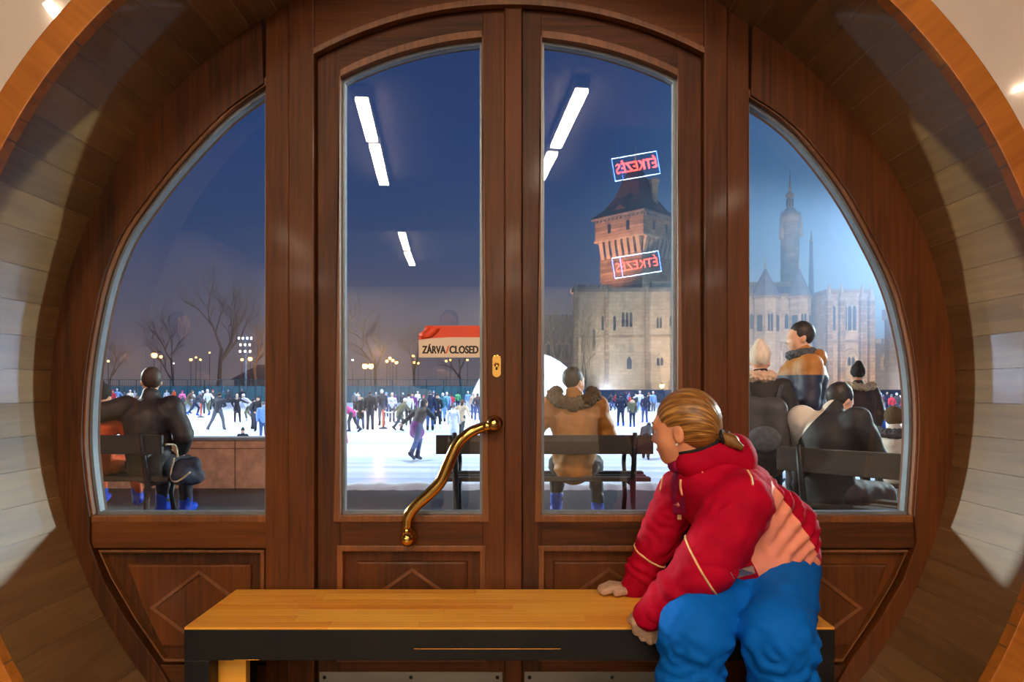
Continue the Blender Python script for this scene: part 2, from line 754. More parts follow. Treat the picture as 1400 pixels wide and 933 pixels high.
M_FLOOR = M('floor_stone', (72, 62, 54), 0.4, var=0.2, scale=5)
GLASS = glass_mat('pane_glass')

# room shell (the arch wall is a slab with a round opening)
XL, XR, YB, ZT = -4.2, 4.2, -9.6, 3.22
bm = bmesh.new()
N = 96
rh = RR + 0.025
ang = [2 * PI * i / N for i in range(N)]


def rect_hit(a):
    dx, dz = math.cos(a), math.sin(a)
    t = 1e9
    if dx > 1e-9:
        t = min(t, (XR - CX) / dx)
    if dx < -1e-9:
        t = min(t, (XL - CX) / dx)
    if dz > 1e-9:
        t = min(t, (ZT - CZC) / dz)
    if dz < -1e-9:
        t = min(t, (-0.6 - CZC) / dz)
    return (CX + dx * t, CZC + dz * t)


inn = [(CX + rh * math.cos(a), CZC + rh * math.sin(a)) for a in ang]
outr = [rect_hit(a) for a in ang]
struct(link('wall_front', strip_mesh(inn, outr, 1.83, 2.34, True), M_WALL))
struct(box('wall_left', (XL - 0.2, YB, -0.1), (XL, 2.34, ZT), M_SIDEW))
struct(box('wall_right', (XR, YB, -0.1), (XR + 0.2, 2.34, ZT), M_SIDEW))
struct(box('wall_back', (XL - 0.2, YB - 0.2, -0.1), (XR + 0.2, YB, ZT), M_BACK))
struct(box('ceiling', (XL - 0.2, YB - 0.2, ZT), (XR + 0.2, 2.34, ZT + 0.2), M_CEIL))
struct(box('floor', (XL - 0.2, YB - 0.2, -0.2), (XR + 0.2, 2.30, 0.0), M_FLOOR))
struct(box('trim_4', (XL, -3.75, 3.02), (XR, -3.45, ZT), M_BEAM, None, 0.01))   # ceiling beam

# lining of the round opening: oak boards laid side by side, each one a piece of its own
lining = struct(empty('trim_1', (CX, 0, CZC)))
STEP = 4.0
hw = math.radians(STEP / 2) - 0.00035
bm = bmesh.new()
seg = 4
rows = []
for i in range(seg + 1):
    a = -hw + 2 * hw * i / seg
    rows.append([bm.verts.new((r * math.cos(a), y, r * math.sin(a))) for (r, y) in ((RR, 1.80), (RR, 2.26), (RR + 0.02, 2.26), (RR + 0.02, 1.80))])
for i in range(seg):
    for k in range(4):
        l = (k + 1) % 4
        bm.faces.new((rows[i][k], rows[i + 1][k], rows[i + 1][l], rows[i][l]))
bm.faces.new(rows[0])
bm.faces.new(rows[-1][::-1])
plank_me = bm_mesh(bm)
plank_me.shade_smooth()
plank_me.set_sharp_from_angle(angle=0.7)
a = -46.0
while a < 226.1:
    p = link('plank', plank_me, W_REVEAL, lining)
    p.rotation_euler = (0, -math.radians(a), 0)
    a += STEP

# face trim round the mouth of the opening, in bent boards with butt joints
ring = struct(empty('trim_2', (CX, 0, CZC)))
r0, r1 = RR, RR * 801 / 761
BSTEP = 34.0
n = 14
ha = math.radians(BSTEP / 2) - 0.0006
ii = [(r0 * math.cos(-ha + 2 * ha * k / n), r0 * math.sin(-ha + 2 * ha * k / n)) for k in range(n + 1)]
oo = [(r1 * math.cos(-ha + 2 * ha * k / n), r1 * math.sin(-ha + 2 * ha * k / n)) for k in range(n + 1)]
board_me = strip_mesh(ii, oo, 1.795, 1.83, False, 0.003)
for k in range(8):
    p = link('trim_board', board_me, W_TRIM, ring)
    p.rotation_euler = (0, -math.radians(-29 + BSTEP * k - 1.5), 0)

# ------------------------------------------------------------------ door frame
frame = struct(empty('trim_3', (0, 0, 0)))
YB_D = 2.33                  # back face of all joinery


def poly(name, pts, y0, mat, parent, bevel=0.003, y1=YB_D):
    return link(name, prism_mesh([d2(*p) for p in pts], y0, y1, bevel), mat, parent)


def band(name, a, b, y0, y1, mat, parent, bevel=0.0, closed=False):
    return link(name, strip_mesh([d2(*p) for p in a], [d2(*p) for p in b], y0, y1, closed, bevel), mat, parent)


def circ(x, R=613.0, top=True):
    s = math.sqrt(max(R * R - (x - 688) ** 2, 0))
    return 550 - s if top else 550 + s


def catmull(pts, n=4):
    out = []
    for i in range(len(pts) - 1):
        p0 = pts[max(i - 1, 0)]
        p1, p2 = pts[i], pts[i + 1]
        p3 = pts[min(i + 2, len(pts) - 1)]
        for k in range(n):
            t = k / n
            out.append(tuple(0.5 * ((2 * p1[c]) + (-p0[c] + p2[c]) * t + (2 * p0[c] - 5 * p1[c] + 4 * p2[c] - p3[c]) * t * t + (-p0[c] + 3 * p1[c] - 3 * p2[c] + p3[c]) * t ** 3) for c in range(len(p1))))
    out.append(tuple(pts[-1]))
    return out


glass_l = catmull([(365, 118), (310, 158), (250, 220), (206, 275), (172, 325), (148, 385), (131, 462), (122, 530), (119, 600), (123, 655), (130, 705)])
glass_r = catmull([(1022, 134), (1062, 160), (1100, 195), (1150, 260), (1190, 330), (1220, 395), (1238, 462), (1247, 520), (1250, 580), (1248, 635), (1243, 705)])


def arch(x, R=553.0):
    return 565 - math.sqrt(R * R - (x - 697) ** 2)


FLY = 988
# posts between the doors and the side windows, and the arched head
for xa, xb in ((397, 433), (959, 992)):
    pts = [(xa, FLY)] + [(xa, circ(xa) - 6)] + [(xb, circ(xb) - 6)] + [(xb, FLY)]
    poly('post', pts, 2.222, W_FRAME, frame, 0.006)
xs = [433 + (959 - 433) * i / 24 for i in range(25)]
head = [(x, arch(x) - 3) for x in xs]
headt = [(x, circ(x) - 8) for x in xs]
band('arched_head', head, headt, 2.226, YB_D, W_FRAMEX, frame)
band('arch_moulding', [(x, arch(x) + 2) for x in xs], [(x, arch(x) - 7) for x in xs], 2.214, 2.24, W_EDGE, frame, 0.003)


# ------------------------------------------------------------------ side windows
def side_window(idx, gl, sx):
    """sx = -1 for the pane left of the doors, +1 for the one right of them"""
    g = gl[0][0]                          # straight edge of the glass
    st = 397 if sx < 0 else 992           # edge shared with the post
    w = struct(empty('window_%d' % idx, (0, 0, 0)))
    # bent jamb between glass and lining, continued below the glass along the panel
    low = [(130, 740), (148, 790), (180, 845), (222, 905), (272, 988)]
    if sx > 0:
        low = [(1376 - x + 0, y) for x, y in low]
    inner = [(x - sx * 0, y) for x, y in gl] + low
    inner = [(x + sx * 2.0, y) for x, y in inner]
    outer = []
    m = len(inner)
    # outer line: the same angles seen from the centre, eased to the stile at the top
    angs = [math.atan2(y - 550, x - 688) for x, y in inner]
    if sx < 0:
        angs = [v % (2 * PI) for v in angs]
    amin, amax = angs[0], angs[-1]
    gx = g + sx * 2.0
    a0 = math.atan2(circ(gx) - 550, gx - 688)
    if sx < 0:
        a0 = a0 % (2 * PI)
    for v in angs:
        t = (v - amin) / (amax - amin)
        b = v + (a0 - amin) * max(0.0, 1 - t * 2.0)
        outer.append((688 + 616 * math.cos(b), 550 + 616 * math.sin(b)))
    band('bent_jamb', inner, outer, 2.228, YB_D, W_FRAME, w, 0.004)
    # upright stile beside the post, from the top of the circle to the sill
    e0, e1 = (g + 0, st) if sx < 0 else (st, g)
    pts = [(e0, FLY), (e0, circ(e0) - 3 if sx < 0 else circ(e0) - 3), (e1, circ(e1) - 3), (e1, FLY)]
    poly('stile', pts, 2.236, W_FRAME, w, 0.004)
    # rail below the glass and bottom rail
    cx = low[0][0]
    poly('middle_rail', [(cx - sx * -8, 707), (g, 707), (g, 749), (cx - sx * -6, 749)], 2.240, W_FRAMEX, w, 0.003)
    bx = low[3][0]
    poly('bottom_rail', [(bx + sx * 8, 908), (g, 908), (g, FLY), (low[4][0] + sx * 8, FLY)], 2.240, W_FRAMEX, w, 0.003)
    # lower panel, its raised field and the diamond bead
    poly('lower_panel', [(low[0][0] + sx * 4, 745), (g, 745), (g, 912), (low[3][0] + sx * 4, 912), (low[2][0] + sx * 4, 845), (low[1][0] + sx * 4, 790)], 2.268, W_FRAME, w, 0.0)
    edge = [(low[0][0] - sx * 5, 752), (g + sx * 3, 752), (g + sx * 3, 905), (low[3][0] - sx * 3, 905), (low[2][0] - sx * 4, 845), (low[1][0] - sx * 4, 790)]
    c = (sum(p[0] for p in edge) / 6, sum(p[1] for p in edge) / 6)
    ins = [(c[0] + (x - c[0]) * 0.955, c[1] + (y - c[1]) * 0.945) for x, y in edge]
    band('panel_moulding', ins, edge, 2.244, 2.27, W_EDGE, w, 0.003, True)
    fx = [172, 342] if sx < 0 else [1215, 1045]
    field = [(fx[0], 773), (fx[1], 773), (fx[1], 886), (fx[0] - sx * 48, 886), (fx[0] - sx * 22, 830)]
    poly('raised_field', field, 2.256, W_FRAME, w, 0.008, 2.27)
    mid = 272 if sx < 0 else 1112
    dia = [(mid, 780), (mid + 68, 832), (mid, 884), (mid - 68, 832)]
    dii = [(mid, 786), (mid + 60, 832), (mid, 878), (mid - 60, 832)]
    band('diamond_bead', dii, dia, 2.250, 2.258, W_EDGE, w, 0.0015, True)
    # glazing
    loop = list(gl) + [(g, 705)]
    cc = (sum(p[0] for p in loop) / len(loop), sum(p[1] for p in loop) / len(loop))

    def inset(pts, k):
        out = []
        n = len(pts)
        for i in range(n):
            a, b, c2 = Vector(pts[i - 1]), Vector(pts[i]), Vector(pts[(i + 1) % n])
            e1, e2 = (b - a).normalized(), (c2 - b).normalized()
            n1, n2 = Vector((-e1.y, e1.x)), Vector((-e2.y, e2.x))
            if n1.dot(Vector(cc) - b) < 0 and n2.dot(Vector(cc) - b) < 0 or (n1 + n2).dot(Vector(cc) - b) < 0:
                n1, n2 = -n1, -n2
            bis = (n1 + n2)
            bis = bis.normalized() if bis.length > 1e-6 else n1
            out.append(tuple(b + bis * (k / max(0.5, bis.dot(n1)))))
        return out
    band('glazing_bead', inset(loop, 4.5), inset(loop, -4), 2.262, 2.29, M_ALU, w, 0.0, True)
    band('sash_moulding', inset(loop, 0.5), inset(loop, -9), 2.238, 2.262, W_EDGE, w, 0.003, True)
    poly('pane', inset(loop, 1.0), 2.274, GLASS, w, 0.0, 2.28)
    return w


def circ_x(y, sx, R=613.0):
    return 688 + sx * math.sqrt(R * R - (y - 550) ** 2)


side_window(1, glass_l, -1)
side_window(2, glass_r, 1)


# ------------------------------------------------------------------ the two door leaves
def leaf(idx, xo, xi, g0, g1):
    """xo..xi outer edges of the leaf, g0..g1 edges of its glass"""
    w = struct(empty('door_%d' % idx, (0, 0, 0)))
    x0, x1 = min(xo, xi), max(xo, xi)
    for a, b in ((x0, g0), (g1, x1)):
        poly('stile', [(a, FLY), (a, arch(a)), ((a + b) / 2, arch((a + b) / 2)), (b, arch(b)), (b, FLY)], 2.250, W_FRAME, w, 0.003)
    xs = [g0 + (g1 - g0) * i / 12 for i in range(13)]
    band('arched_rail', [(x, arch(x, 515)) for x in xs], [(x, arch(x)) for x in xs], 2.250, YB_D, W_FRAMEX, w, 0.003)
    poly('middle_rail', [(g0, 706), (g1, 706), (g1, 747), (g0, 747)], 2.250, W_FRAMEX, w, 0.003)
    poly('bottom_rail', [(g0, 903), (g1, 903), (g1, FLY - 3), (g0, FLY - 3)], 2.250, W_FRAMEX, w, 0.003)
    poly('lower_panel', [(g0 - 1, 746), (g1 + 1, 746), (g1 + 1, 904), (g0 - 1, 904)], 2.278, W_FRAME, w, 0.0)
    o = [(g0 - 4, 746), (g1 + 4, 746), (g1 + 4, 905), (g0 - 4, 905)]
    i = [(g0 + 4, 754), (g1 - 4, 754), (g1 - 4, 897), (g0 + 4, 897)]
    band('panel_moulding', i, o, 2.244, 2.279, W_EDGE, w, 0.003, True)
    m = (g0 + g1) / 2
    poly('raised_field', [(m - 76, 770), (m + 76, 770), (m + 76, 882), (m - 76, 882)], 2.266, W_FRAME, w, 0.008, 2.28)
    dia = [(m, 778), (m + 68, 827), (m, 876), (m - 68, 827)]
    dii = [(m, 784), (m + 60, 827), (m, 870), (m - 60, 827)]
    band('diamond_bead', dii, dia, 2.260, 2.268, W_EDGE, w, 0.0015, True)
    top = [(x, arch(x, 515)) for x in xs]
    loop = top + [(g1, 705), (g0, 705)]
    c = (m, 400)

    def ins(k):
        t = [(min(max(x, g0 + k), g1 - k), arch(x, 515) + k) for x in xs]
        return t + [(g1 - k, 705 - k), (g0 + k, 705 - k)]
    band('sash_moulding', ins(0.5), ins(-9), 2.244, 2.272, W_EDGE, w, 0.003, True)
    band('glazing_bead', ins(4.5), ins(-3), 2.272, 2.298, M_ALU, w, 0.0, True)
    poly('pane', ins(1.0), 2.284, GLASS, w, 0.0, 2.290)
    kp = poly('kick_plate', [(x0 + 3, 919), (x1 - 3, 919), (x1 - 3, FLY - 6), (x0 + 3, FLY - 6)], 2.246, M_STEEL, w, 0.001, 2.252)
    for sx in (x0 + 10, (x0 + x1) / 2, x1 - 10):
        x, z = d2(sx, 926)
        s = link('screw', lathe_mesh([(0.001, 0), (0.006, 0), (0.006, -0.0012), (0.003, -0.0025), (0.0, -0.0027)], 12, 'y'), M_DARK, kp)
        s.location = (x, 2.246, z)
    return w


door1 = leaf(1, 434, 690, 465, 660)
door2 = leaf(2, 714, 959, 740, 927)
poly('meeting_strip', [(690, FLY - 3), (690, arch(690) + 1), (713.5, arch(713) + 1), (713.5, FLY - 3)], 2.234, W_FRAME, door1, 0.005)

# lock plate
lp = link('lock_plate', prism_mesh([(0.0155 * math.cos(t) * 1.0, 0.022 * (1 if math.sin(t) >= 0 else -1) + 0.0155 * math.sin(t)) for t in [2 * PI * (k + 0.5) / 24 for k in range(24)]], -0.004, 0.0, 0.0015), M_BRASS, door1)
lx, lz = d2(679, 501)
lp.location = (lx, 2.250, lz)
kh = link('keyhole', prism_mesh([(0.005 * math.cos(t), 0.006 + 0.005 * math.sin(t)) for t in [-0.9 + (PI + 1.8) * k / 14 for k in range(15)]] + [(-0.0035, -0.012), (0.0035, -0.012)], -0.0055, 0.0), M_DARK, lp)
kr = link('cylinder_ring', lathe_mesh([(0.0085, 0.0), (0.0085, -0.003), (0.006, -0.0048), (0.006, -0.004), (0.0, -0.004)], 20, 'y'), M_BRASS, lp)
kr.location = (0, -0.004, 0.004)

# the S-shaped brass pull
hp = [(680, 580, 0.0), (662, 583, 0.045), (645, 590, 0.05), (628, 605, 0.052), (616, 630, 0.053), (605, 655, 0.053), (590, 672, 0.053), (572, 688, 0.052), (561, 703, 0.050), (559, 718, 0.047), (561, 733, 0.0)]
hp2 = catmull(hp[1:-1], 6)
pts = [Vector((d2(x, y)[0], 2.250 - dpt, d2(x, y)[1])) for x, y, dpt in hp2]
handle = link('pull_handle', tube_mesh(pts, [0.0165 + 0.003 * math.sin(PI * i / (len(pts) - 1)) for i in range(len(pts))], 16), M_BRASS, door1)
for (x, y) in ((676, 579), (560, 733)):
    q = d2(x, y)
    b = link('mount', lathe_mesh([(0.0, 0), (0.0275, 0), (0.0275, -0.005), (0.021, -0.012), (0.014, -0.02), (0.013, -0.03), (0.019, -0.036), (0.0235, -0.046), (0.0235, -0.054), (0.019, -0.064), (0.010, -0.070), (0.0, -0.0715)], 28, 'y'), M_BRASS, handle)
    b.location = (q[0], 2.250, q[1])
    tgt = pts[0] if x > 600 else pts[-1]
    link('joint', tube_mesh([Vector((q[0], 2.200, q[1])), tgt.lerp(Vector((q[0], 2.2, q[1])), 0.3), tgt], [0.017, 0.0165, 0.0165], 14), M_BRASS, handle)

# ------------------------------------------------------------------ the CLOSED notice stuck to the left door glass
M_PAPER = M('notice_paper', (236, 214, 190), 0.6, var=0.03, scale=5)
M_RED = M('notice_red', (232, 74, 36), 0.55, var=0.04, scale=5)
M_INK = M('notice_ink', (48, 30, 22), 0.6)
M_INKR = M('notice_slash', (235, 120, 90), 0.6)
def d2n(px, py):
    """picture position on the face of the glass"""
    return ((px - 700.0) * 2.283 / F, CZ - (py - HY) * 2.283 / F)


nx0, nz0 = d2n(572.5, 489)
nx1, nz1 = d2n(660, 445.5)
notice = tag(empty('closed_notice', (nx0, 2.283, nz0)), 'red and cream paper notice reading ZÁRVA/CLOSED on left door glass', 'notice')
W_, H_ = nx1 - nx0, nz1 - nz0
cv = [(0.0, H_ * 0.55), (W_ * .12, H_ * .585), (W_ * .3, H_ * .615), (W_ * .5, H_ * .635), (W_ * .75, H_ * .635), (W_, H_ * .632)]
link('paper', prism_mesh([(0, 0), (W_, 0)] + cv[::-1], -0.0008, 0), M_PAPER, notice)
link('red_band', prism_mesh(cv + [(W_, H_), (W_ * .105, H_), (W_ * .09, H_ * .9), (W_ * .05, H_ * .8), (0.0, H_ * .75)], -0.0008, 0), M_RED, notice)
# curled, torn corner
bm = bmesh.new()
q = [(0.0, -0.0009, H_ * .75), (W_ * .05, -0.0009, H_ * .8), (W_ * .09, -0.0009, H_ * .9), (W_ * .105, -0.0009, H_)]
v0 = [bm.verts.new(p) for p in q]
v1 = [bm.verts.new((p[0] + W_ * (.05 + .1 * i / 3), -0.010, p[2] - H_ * (.0 + .09 * (3 - i) / 3) - H_ * .07)) for i, p in enumerate(q)]
v2 = [bm.verts.new((p[0] + W_ * (.16 + .07 * i / 3), -0.004, p[2] - H_ * .10 - H_ * .05 * (3 - i) / 3)) for i, p in enumerate(q)]
for i in range(3):
    bm.faces.new((v0[i], v0[i + 1], v1[i + 1], v1[i]))
    bm.faces.new((v1[i], v1[i + 1], v2[i + 1], v2[i]))
cm = bm_mesh(bm, smooth=True)
co = link('torn_corner', cm, M_RED, notice)
md = co.modifiers.new('thickness', 'SOLIDIFY')
md.thickness = 0.0006
for body, mat_, cxp, wpx in (('ZÁRVA', M_INK, 594.5, 32.5), ('/', M_INKR, 613.0, 5.5), ('CLOSED', M_INK, 635.5, 40)):
    me = text_mesh(body, 0.034, 0.0003, bold=0.0009)
    xsv = [v.co.x for v in me.vertices]
    ww = max(xsv) - min(xsv)
    mid = (max(xsv) + min(xsv)) / 2
    base = d2n(0, 483.3)[1]
    kx = (wpx / KD) / ww
    kz = (10.2 / KD) / (0.034 * 0.70)
    for v in me.vertices:
        v.co = Vector(((v.co.x - mid) * kx, -0.0012 - v.co.z, v.co.y * kz))
    # thicken the strokes a touch so the lettering reads as bold
    o = link('lettering', me, mat_, notice)
    o.location = (d2n(cxp - 1.2, 0)[0] - nx0, 0, base - nz0)
    for s in (-0.0007, 0.0007):
        c = link('lettering', me, mat_, o)
        c.location = (s, 0.0002, 0)

# ------------------------------------------------------------------ the bench in the hall
BZ = 0.45
bf, bb = 1.86, 2.213
bxl, bxr = -0.893, 0.879
bench = tag(empty('bench', ((bxl + bxr) / 2, (bf + bb) / 2, 0)), 'long wooden bench with black steel frame in front of the doors', 'bench')
ox, oy = (bxl + bxr) / 2, (bf + bb) / 2
bw, bd = (bxr - bxl) / 2, (bb - bf) / 2
nst = 7
for k in range(nst):
    ya = -bd + 2 * bd * k / nst
    yb = -bd + 2 * bd * (k + 1) / nst
    cuts = [-bw] + sorted(rnd.uniform(-bw * .8, bw * .8) for _ in range(2)) + [bw]
    for a_, b_ in zip(cuts[:-1], cuts[1:]):
        if b_ - a_ > 0.02:
            box('top_stave', (a_ + 0.0002, ya + 0.0002, BZ - 0.026), (b_ - 0.0002, yb - 0.0002, BZ), W_BENCH, bench, 0.0006)
box('apron', (-bw, -bd - 0.002, BZ - 0.09), (bw, -bd + 0.03, BZ - 0.006), M_BLACK, bench, 0.002)
box('apron', (-bw, bd - 0.03, BZ - 0.09), (bw, bd + 0.002, BZ - 0.0265), M_BLACK, bench, 0.002)
for s in (-1, 1):
    box('side_rail', (s * bw - 0.015, -bd + 0.03, BZ - 0.09), (s * bw + 0.001, bd - 0.03, BZ - 0.0265), M_BLACK, bench, 0.002)
    for t in (-1, 1):
        xa = s * bw - (0.068 if s > 0 else 0)
        ya = t * bd - (0.06 if t > 0 else 0)
        box('leg', (xa, ya, 0.0), (xa + 0.068, ya + 0.06, BZ - 0.09), M_BLACK, bench, 0.003)
for s in (-1, 1):
    box('inner_panel', (s * (bw - 0.10) - 0.045, -bd + 0.06, 0.0), (s * (bw - 0.10) + 0.045, -bd + 0.09, BZ - 0.09), W_BENCH, bench, 0.002)
# worn light scratches on the apron are bare metal edges
for (x0, x1, z) in ((-0.26, 0.14, BZ - 0.058), (-0.75, -0.68, BZ - 0.088)):
    box('worn_edge', (x0, -bd - 0.0026, z - 0.0008), (x1, -bd - 0.0015, z + 0.0008), W_BENCH, bench)

# ------------------------------------------------------------------ ceiling lights in the hall (two rows of tubes), seen mirrored in the glass
M_TUBE = M('lit_tube', (255, 230, 198), 0.5, var=0.0, emit=118.0)
M_HOUS = M('lamp_housing', (225, 222, 215), 0.5, var=0.03)


def mir(px, py, hgt):
    """a point of the hall at height hgt whose mirror image in the doors falls on (px, py)"""
    D = F * (hgt - CZ) / (HY - py)
    return Vector(((px - 700) * D / F, 2 * 2.287 - D, hgt))


tubes = [((494.5, 139), (509, 195), 'left row, nearest the doors'), ((512, 201.5), (525, 254), 'left row, second from the doors'),
         ((795.5, 127), (760, 203.5), 'right row, nearest the doors'), ((755.5, 212), (733, 258), 'right row, second from the doors'),
         ((549.5, 321), (556, 342.5), 'left row, beyond the beam'), ((557, 347), (564, 364), 'left row, farthest from the doors')]
tubes = [(mir(a_[0], a_[1], 3.12), mir(b_[0], b_[1], 3.12), w_) for a_, b_, w_ in tubes]
# more tubes added out of sight farther back to brighten the hall
tubes += [(Vector((0.12, -3.85, 3.12)), Vector((0.02, -4.9, 3.12)), 'right row, just beyond the beam'), (Vector((0.0, -5.1, 3.12)), Vector((-0.1, -6.2, 3.12)), 'right row, far end of the hall'),
          (Vector((-2.95, -3.95, 3.12)), Vector((-3.05, -5.0, 3.12)), 'added row along the left wall'), (Vector((-3.07, -5.2, 3.12)), Vector((-3.17, -6.3, 3.12)), 'far end of the added row along the left wall'),
          (Vector((2.36, -2.65, 3.12)), Vector((2.36, -3.4, 3.12)), 'added row along the right wall'), (Vector((2.36, -3.85, 3.12)), Vector((2.36, -4.5, 3.12)), 'far end of the added row along the right wall')]
for A, B, where in tubes:
    L = (B - A).length
    mid = (A + B) / 2
    t = tag(empty('ceiling_light', mid), 'white strip light on the hall ceiling, ' + where, 'light', 'strip lights on the ceiling')
    t.rotation_euler = (0, 0, math.atan2(B.y - A.y, B.x - A.x))
    box('diffuser', (-L / 2, -0.045, 0), (L / 2, 0.045, 0.03), M_TUBE, t, 0.006)
    box('housing', (-L / 2 - 0.01, -0.05, 0.03), (L / 2 + 0.01, 0.05, 0.10), M_HOUS, t, 0.004)

# three broad panels, added out of sight to brighten the far wall
M_PANEL = M('added_panel_glow', (255, 236, 212), 0.5, var=0.0, emit=62.0)
for x_, where in ((-3.82, 'left'), (0.0, 'middle'), (3.58, 'right')):
    t = tag(empty('added_panel', (x_, -8.3, 3.13)), '%s added square panel light brightening the far wall of the hall' % where, 'light', 'added panel lights by the far wall')
    box('diffuser', (-0.28, -0.6, 0), (0.28, 0.6, 0.02), M_PANEL, t, 0.004)
    box('housing', (-0.30, -0.62, 0.02), (0.30, 0.62, 0.09), M_HOUS, t, 0.004)

# glowing strips stand in for tube reflections on the wall beside the arch
M_STRIP = M('reflected_streak_glow', (255, 240, 220), 0.5, var=0.0, emit=4.0)


def reflected_streak(pts, w, where):
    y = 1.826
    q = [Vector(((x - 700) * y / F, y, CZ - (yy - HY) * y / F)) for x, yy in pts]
    t = tag(empty('wall_streak', q[len(q) // 2]), where, 'light')
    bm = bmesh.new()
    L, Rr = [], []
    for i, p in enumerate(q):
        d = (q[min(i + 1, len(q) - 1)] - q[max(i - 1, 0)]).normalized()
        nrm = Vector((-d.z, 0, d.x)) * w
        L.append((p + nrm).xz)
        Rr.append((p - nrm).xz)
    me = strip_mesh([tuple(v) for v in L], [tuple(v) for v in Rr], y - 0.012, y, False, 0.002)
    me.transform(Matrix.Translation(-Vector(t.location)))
    link('diffuser', me, M_STRIP, t)  # surface and backing of the reflected streak, not parts of a lamp
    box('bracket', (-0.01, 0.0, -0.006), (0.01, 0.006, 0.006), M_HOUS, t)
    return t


reflected_streak([(67, 5), (74, 16), (83, 26), (97, 38)], 0.0125, 'short curved tube reflection built as glowing strip left of the arch')
reflected_streak([(1386, 124), (1398, 119), (1412, 114), (1430, 109)], 0.0065, 'short tube reflection built as glowing strip right of the arch')

# ------------------------------------------------------------------ two LED signs in the hall, read mirrored in the right door glass
M_LEDB = M('led_blue', (70, 120, 255), 0.5, var=0.0, emit=46.0)
M_LEDW = M('led_blue_white', (170, 200, 255), 0.5, var=0.0, emit=46.0)
M_LEDR = M('led_red', (255, 70, 60), 0.5, var=0.0, emit=40.0)
M_SIGN = M('sign_backing', (16, 14, 20), 0.6)


def led_sign(cxp, cyp, hgt, wpx, hpx, roll, label, fat):
    c = mir(cxp, cyp, hgt)
    D = 2 * 2.287 - c.y
    w, h = wpx * D / F, hpx * D / F
    t = tag(empty('led_sign', c), label, 'sign')
    t.rotation_euler = (0, roll, 0)
    box('backing', (-w / 2 - .01, -0.03, -h / 2 - .01), (w / 2 + .01, 0.0, h / 2 + .01), M_SIGN, t, 0.004)
    rr = 0.0032
    nb = 26
    for z in (-h / 2, h / 2):
        link('border_tube', tube_mesh([(-w / 2, 0.006, z), (w / 2, 0.006, z)], rr, 8), M_LEDW, t)
    for x in (-w / 2, -w / 2 + w * .17, w / 2):  # inner upright stands in for the border's doubled reflection
        link('border_tube', tube_mesh([(x, 0.006, -h / 2), (x, 0.006, h / 2)], rr, 8), M_LEDB, t)
    me = text_mesh('ÉTKEZÉS', h * 0.62, 0.002)
    xsv = [v.co.x for v in me.vertices]
    ww = max(xsv) - min(xsv)
    mid = (max(xsv) + min(xsv)) / 2
    for v in me.vertices:
        # faces the doors (+y), so it reads left to right for someone looking from the doors
        v.co = Vector((-(v.co.x - mid) * (w * 0.9 / ww), 0.004 + v.co.z, v.co.y * 1.0 - h * 0.20))
    o = link('lettering', me, M_LEDR, t)
    if fat:
        c2 = link('lettering', me, M_LEDR, o)
        c2.location = (0.006, 0, 0.003)
    # bracket up to the ceiling
    link('hanger', tube_mesh([(0, -0.015, h / 2), (0, -0.015, h / 2 + (3.2 - hgt - h / 2) * .98)], 0.004, 6), M_SIGN, t)
    return t


led_sign(870, 362.5, 2.05, 64, 28, math.radians(-9.0), 'lower LED sign with red letters in a white and blue border', False)
led_sign(869, 228, 2.92, 62, 31, math.radians(-10.0), 'upper LED sign with glowing red letters in a blue border', True)

# ================================================================== OUTSIDE: terrace, rink, park
M_TERR = M('terrace_asphalt', (46, 45, 50), 0.55, var=0.3, scale=6, bump=0.2)
M_ICE = M('rink_ice', (170, 194, 224), 0.3, var=0.1, scale=0.6, spec=0.3, stretch=(0.06, 2.6, 1), rgb2=(238, 241, 246))
M_SNOW = M('scraped_snow', (232, 238, 246), 0.8, var=0.05, scale=20)
M_STONE = M('parapet_stone', (228, 172, 132), 0.8, var=0.2, scale=11, bump=0.3)
M_COPING = M('parapet_coping', (150, 152, 154), 0.7, var=0.12, scale=12)
M_GROUND = M('park_ground', (52, 52, 50), 0.95, var=0.3, scale=0.5)
TE = 8.7        # far edge of the terrace

struct(box('floor', (-16, 2.33, TERR - 0.9), (16, TE, TERR), M_TERR))
struct(box('floor', (-75, TE, ICE - 0.1), (75, 81, ICE), M_ICE))
struct(box('floor', (-160, 81, ICE - 0.1), (160, 190, ICE + 0.1), M_GROUND))

# stone parapet between terrace and ice at the left, in separate slabs
par = struct(empty('wall_parapet', (0, TE, TERR)))
kx = TE / F
xe = (440 - 700) * kx
pw = 1.05
i = 0
x = xe
while x > -8.5:
    box('stone_slab', (x - pw + 0.008, -0.14, 0.0), (x - 0.008, 0.10, 0.50), M_STONE, par, 0.006)
    box('upper_slab', (x - pw + 0.008, -0.14, 0.506), (x - 0.008, 0.10, 0.60), M_STONE, par, 0.006)
    box('coping', (x - pw + 0.003, -0.17, 0.604), (x - 0.003, 0.13, 0.64), M_COPING, par, 0.006)
    x -= pw
# low kerb where the terrace drops to the ice
struct(box('trim_5', (xe, TE - 0.12, TERR), (16, TE + 0.02, TERR + 0.012), M_COPING, None, 0.003))
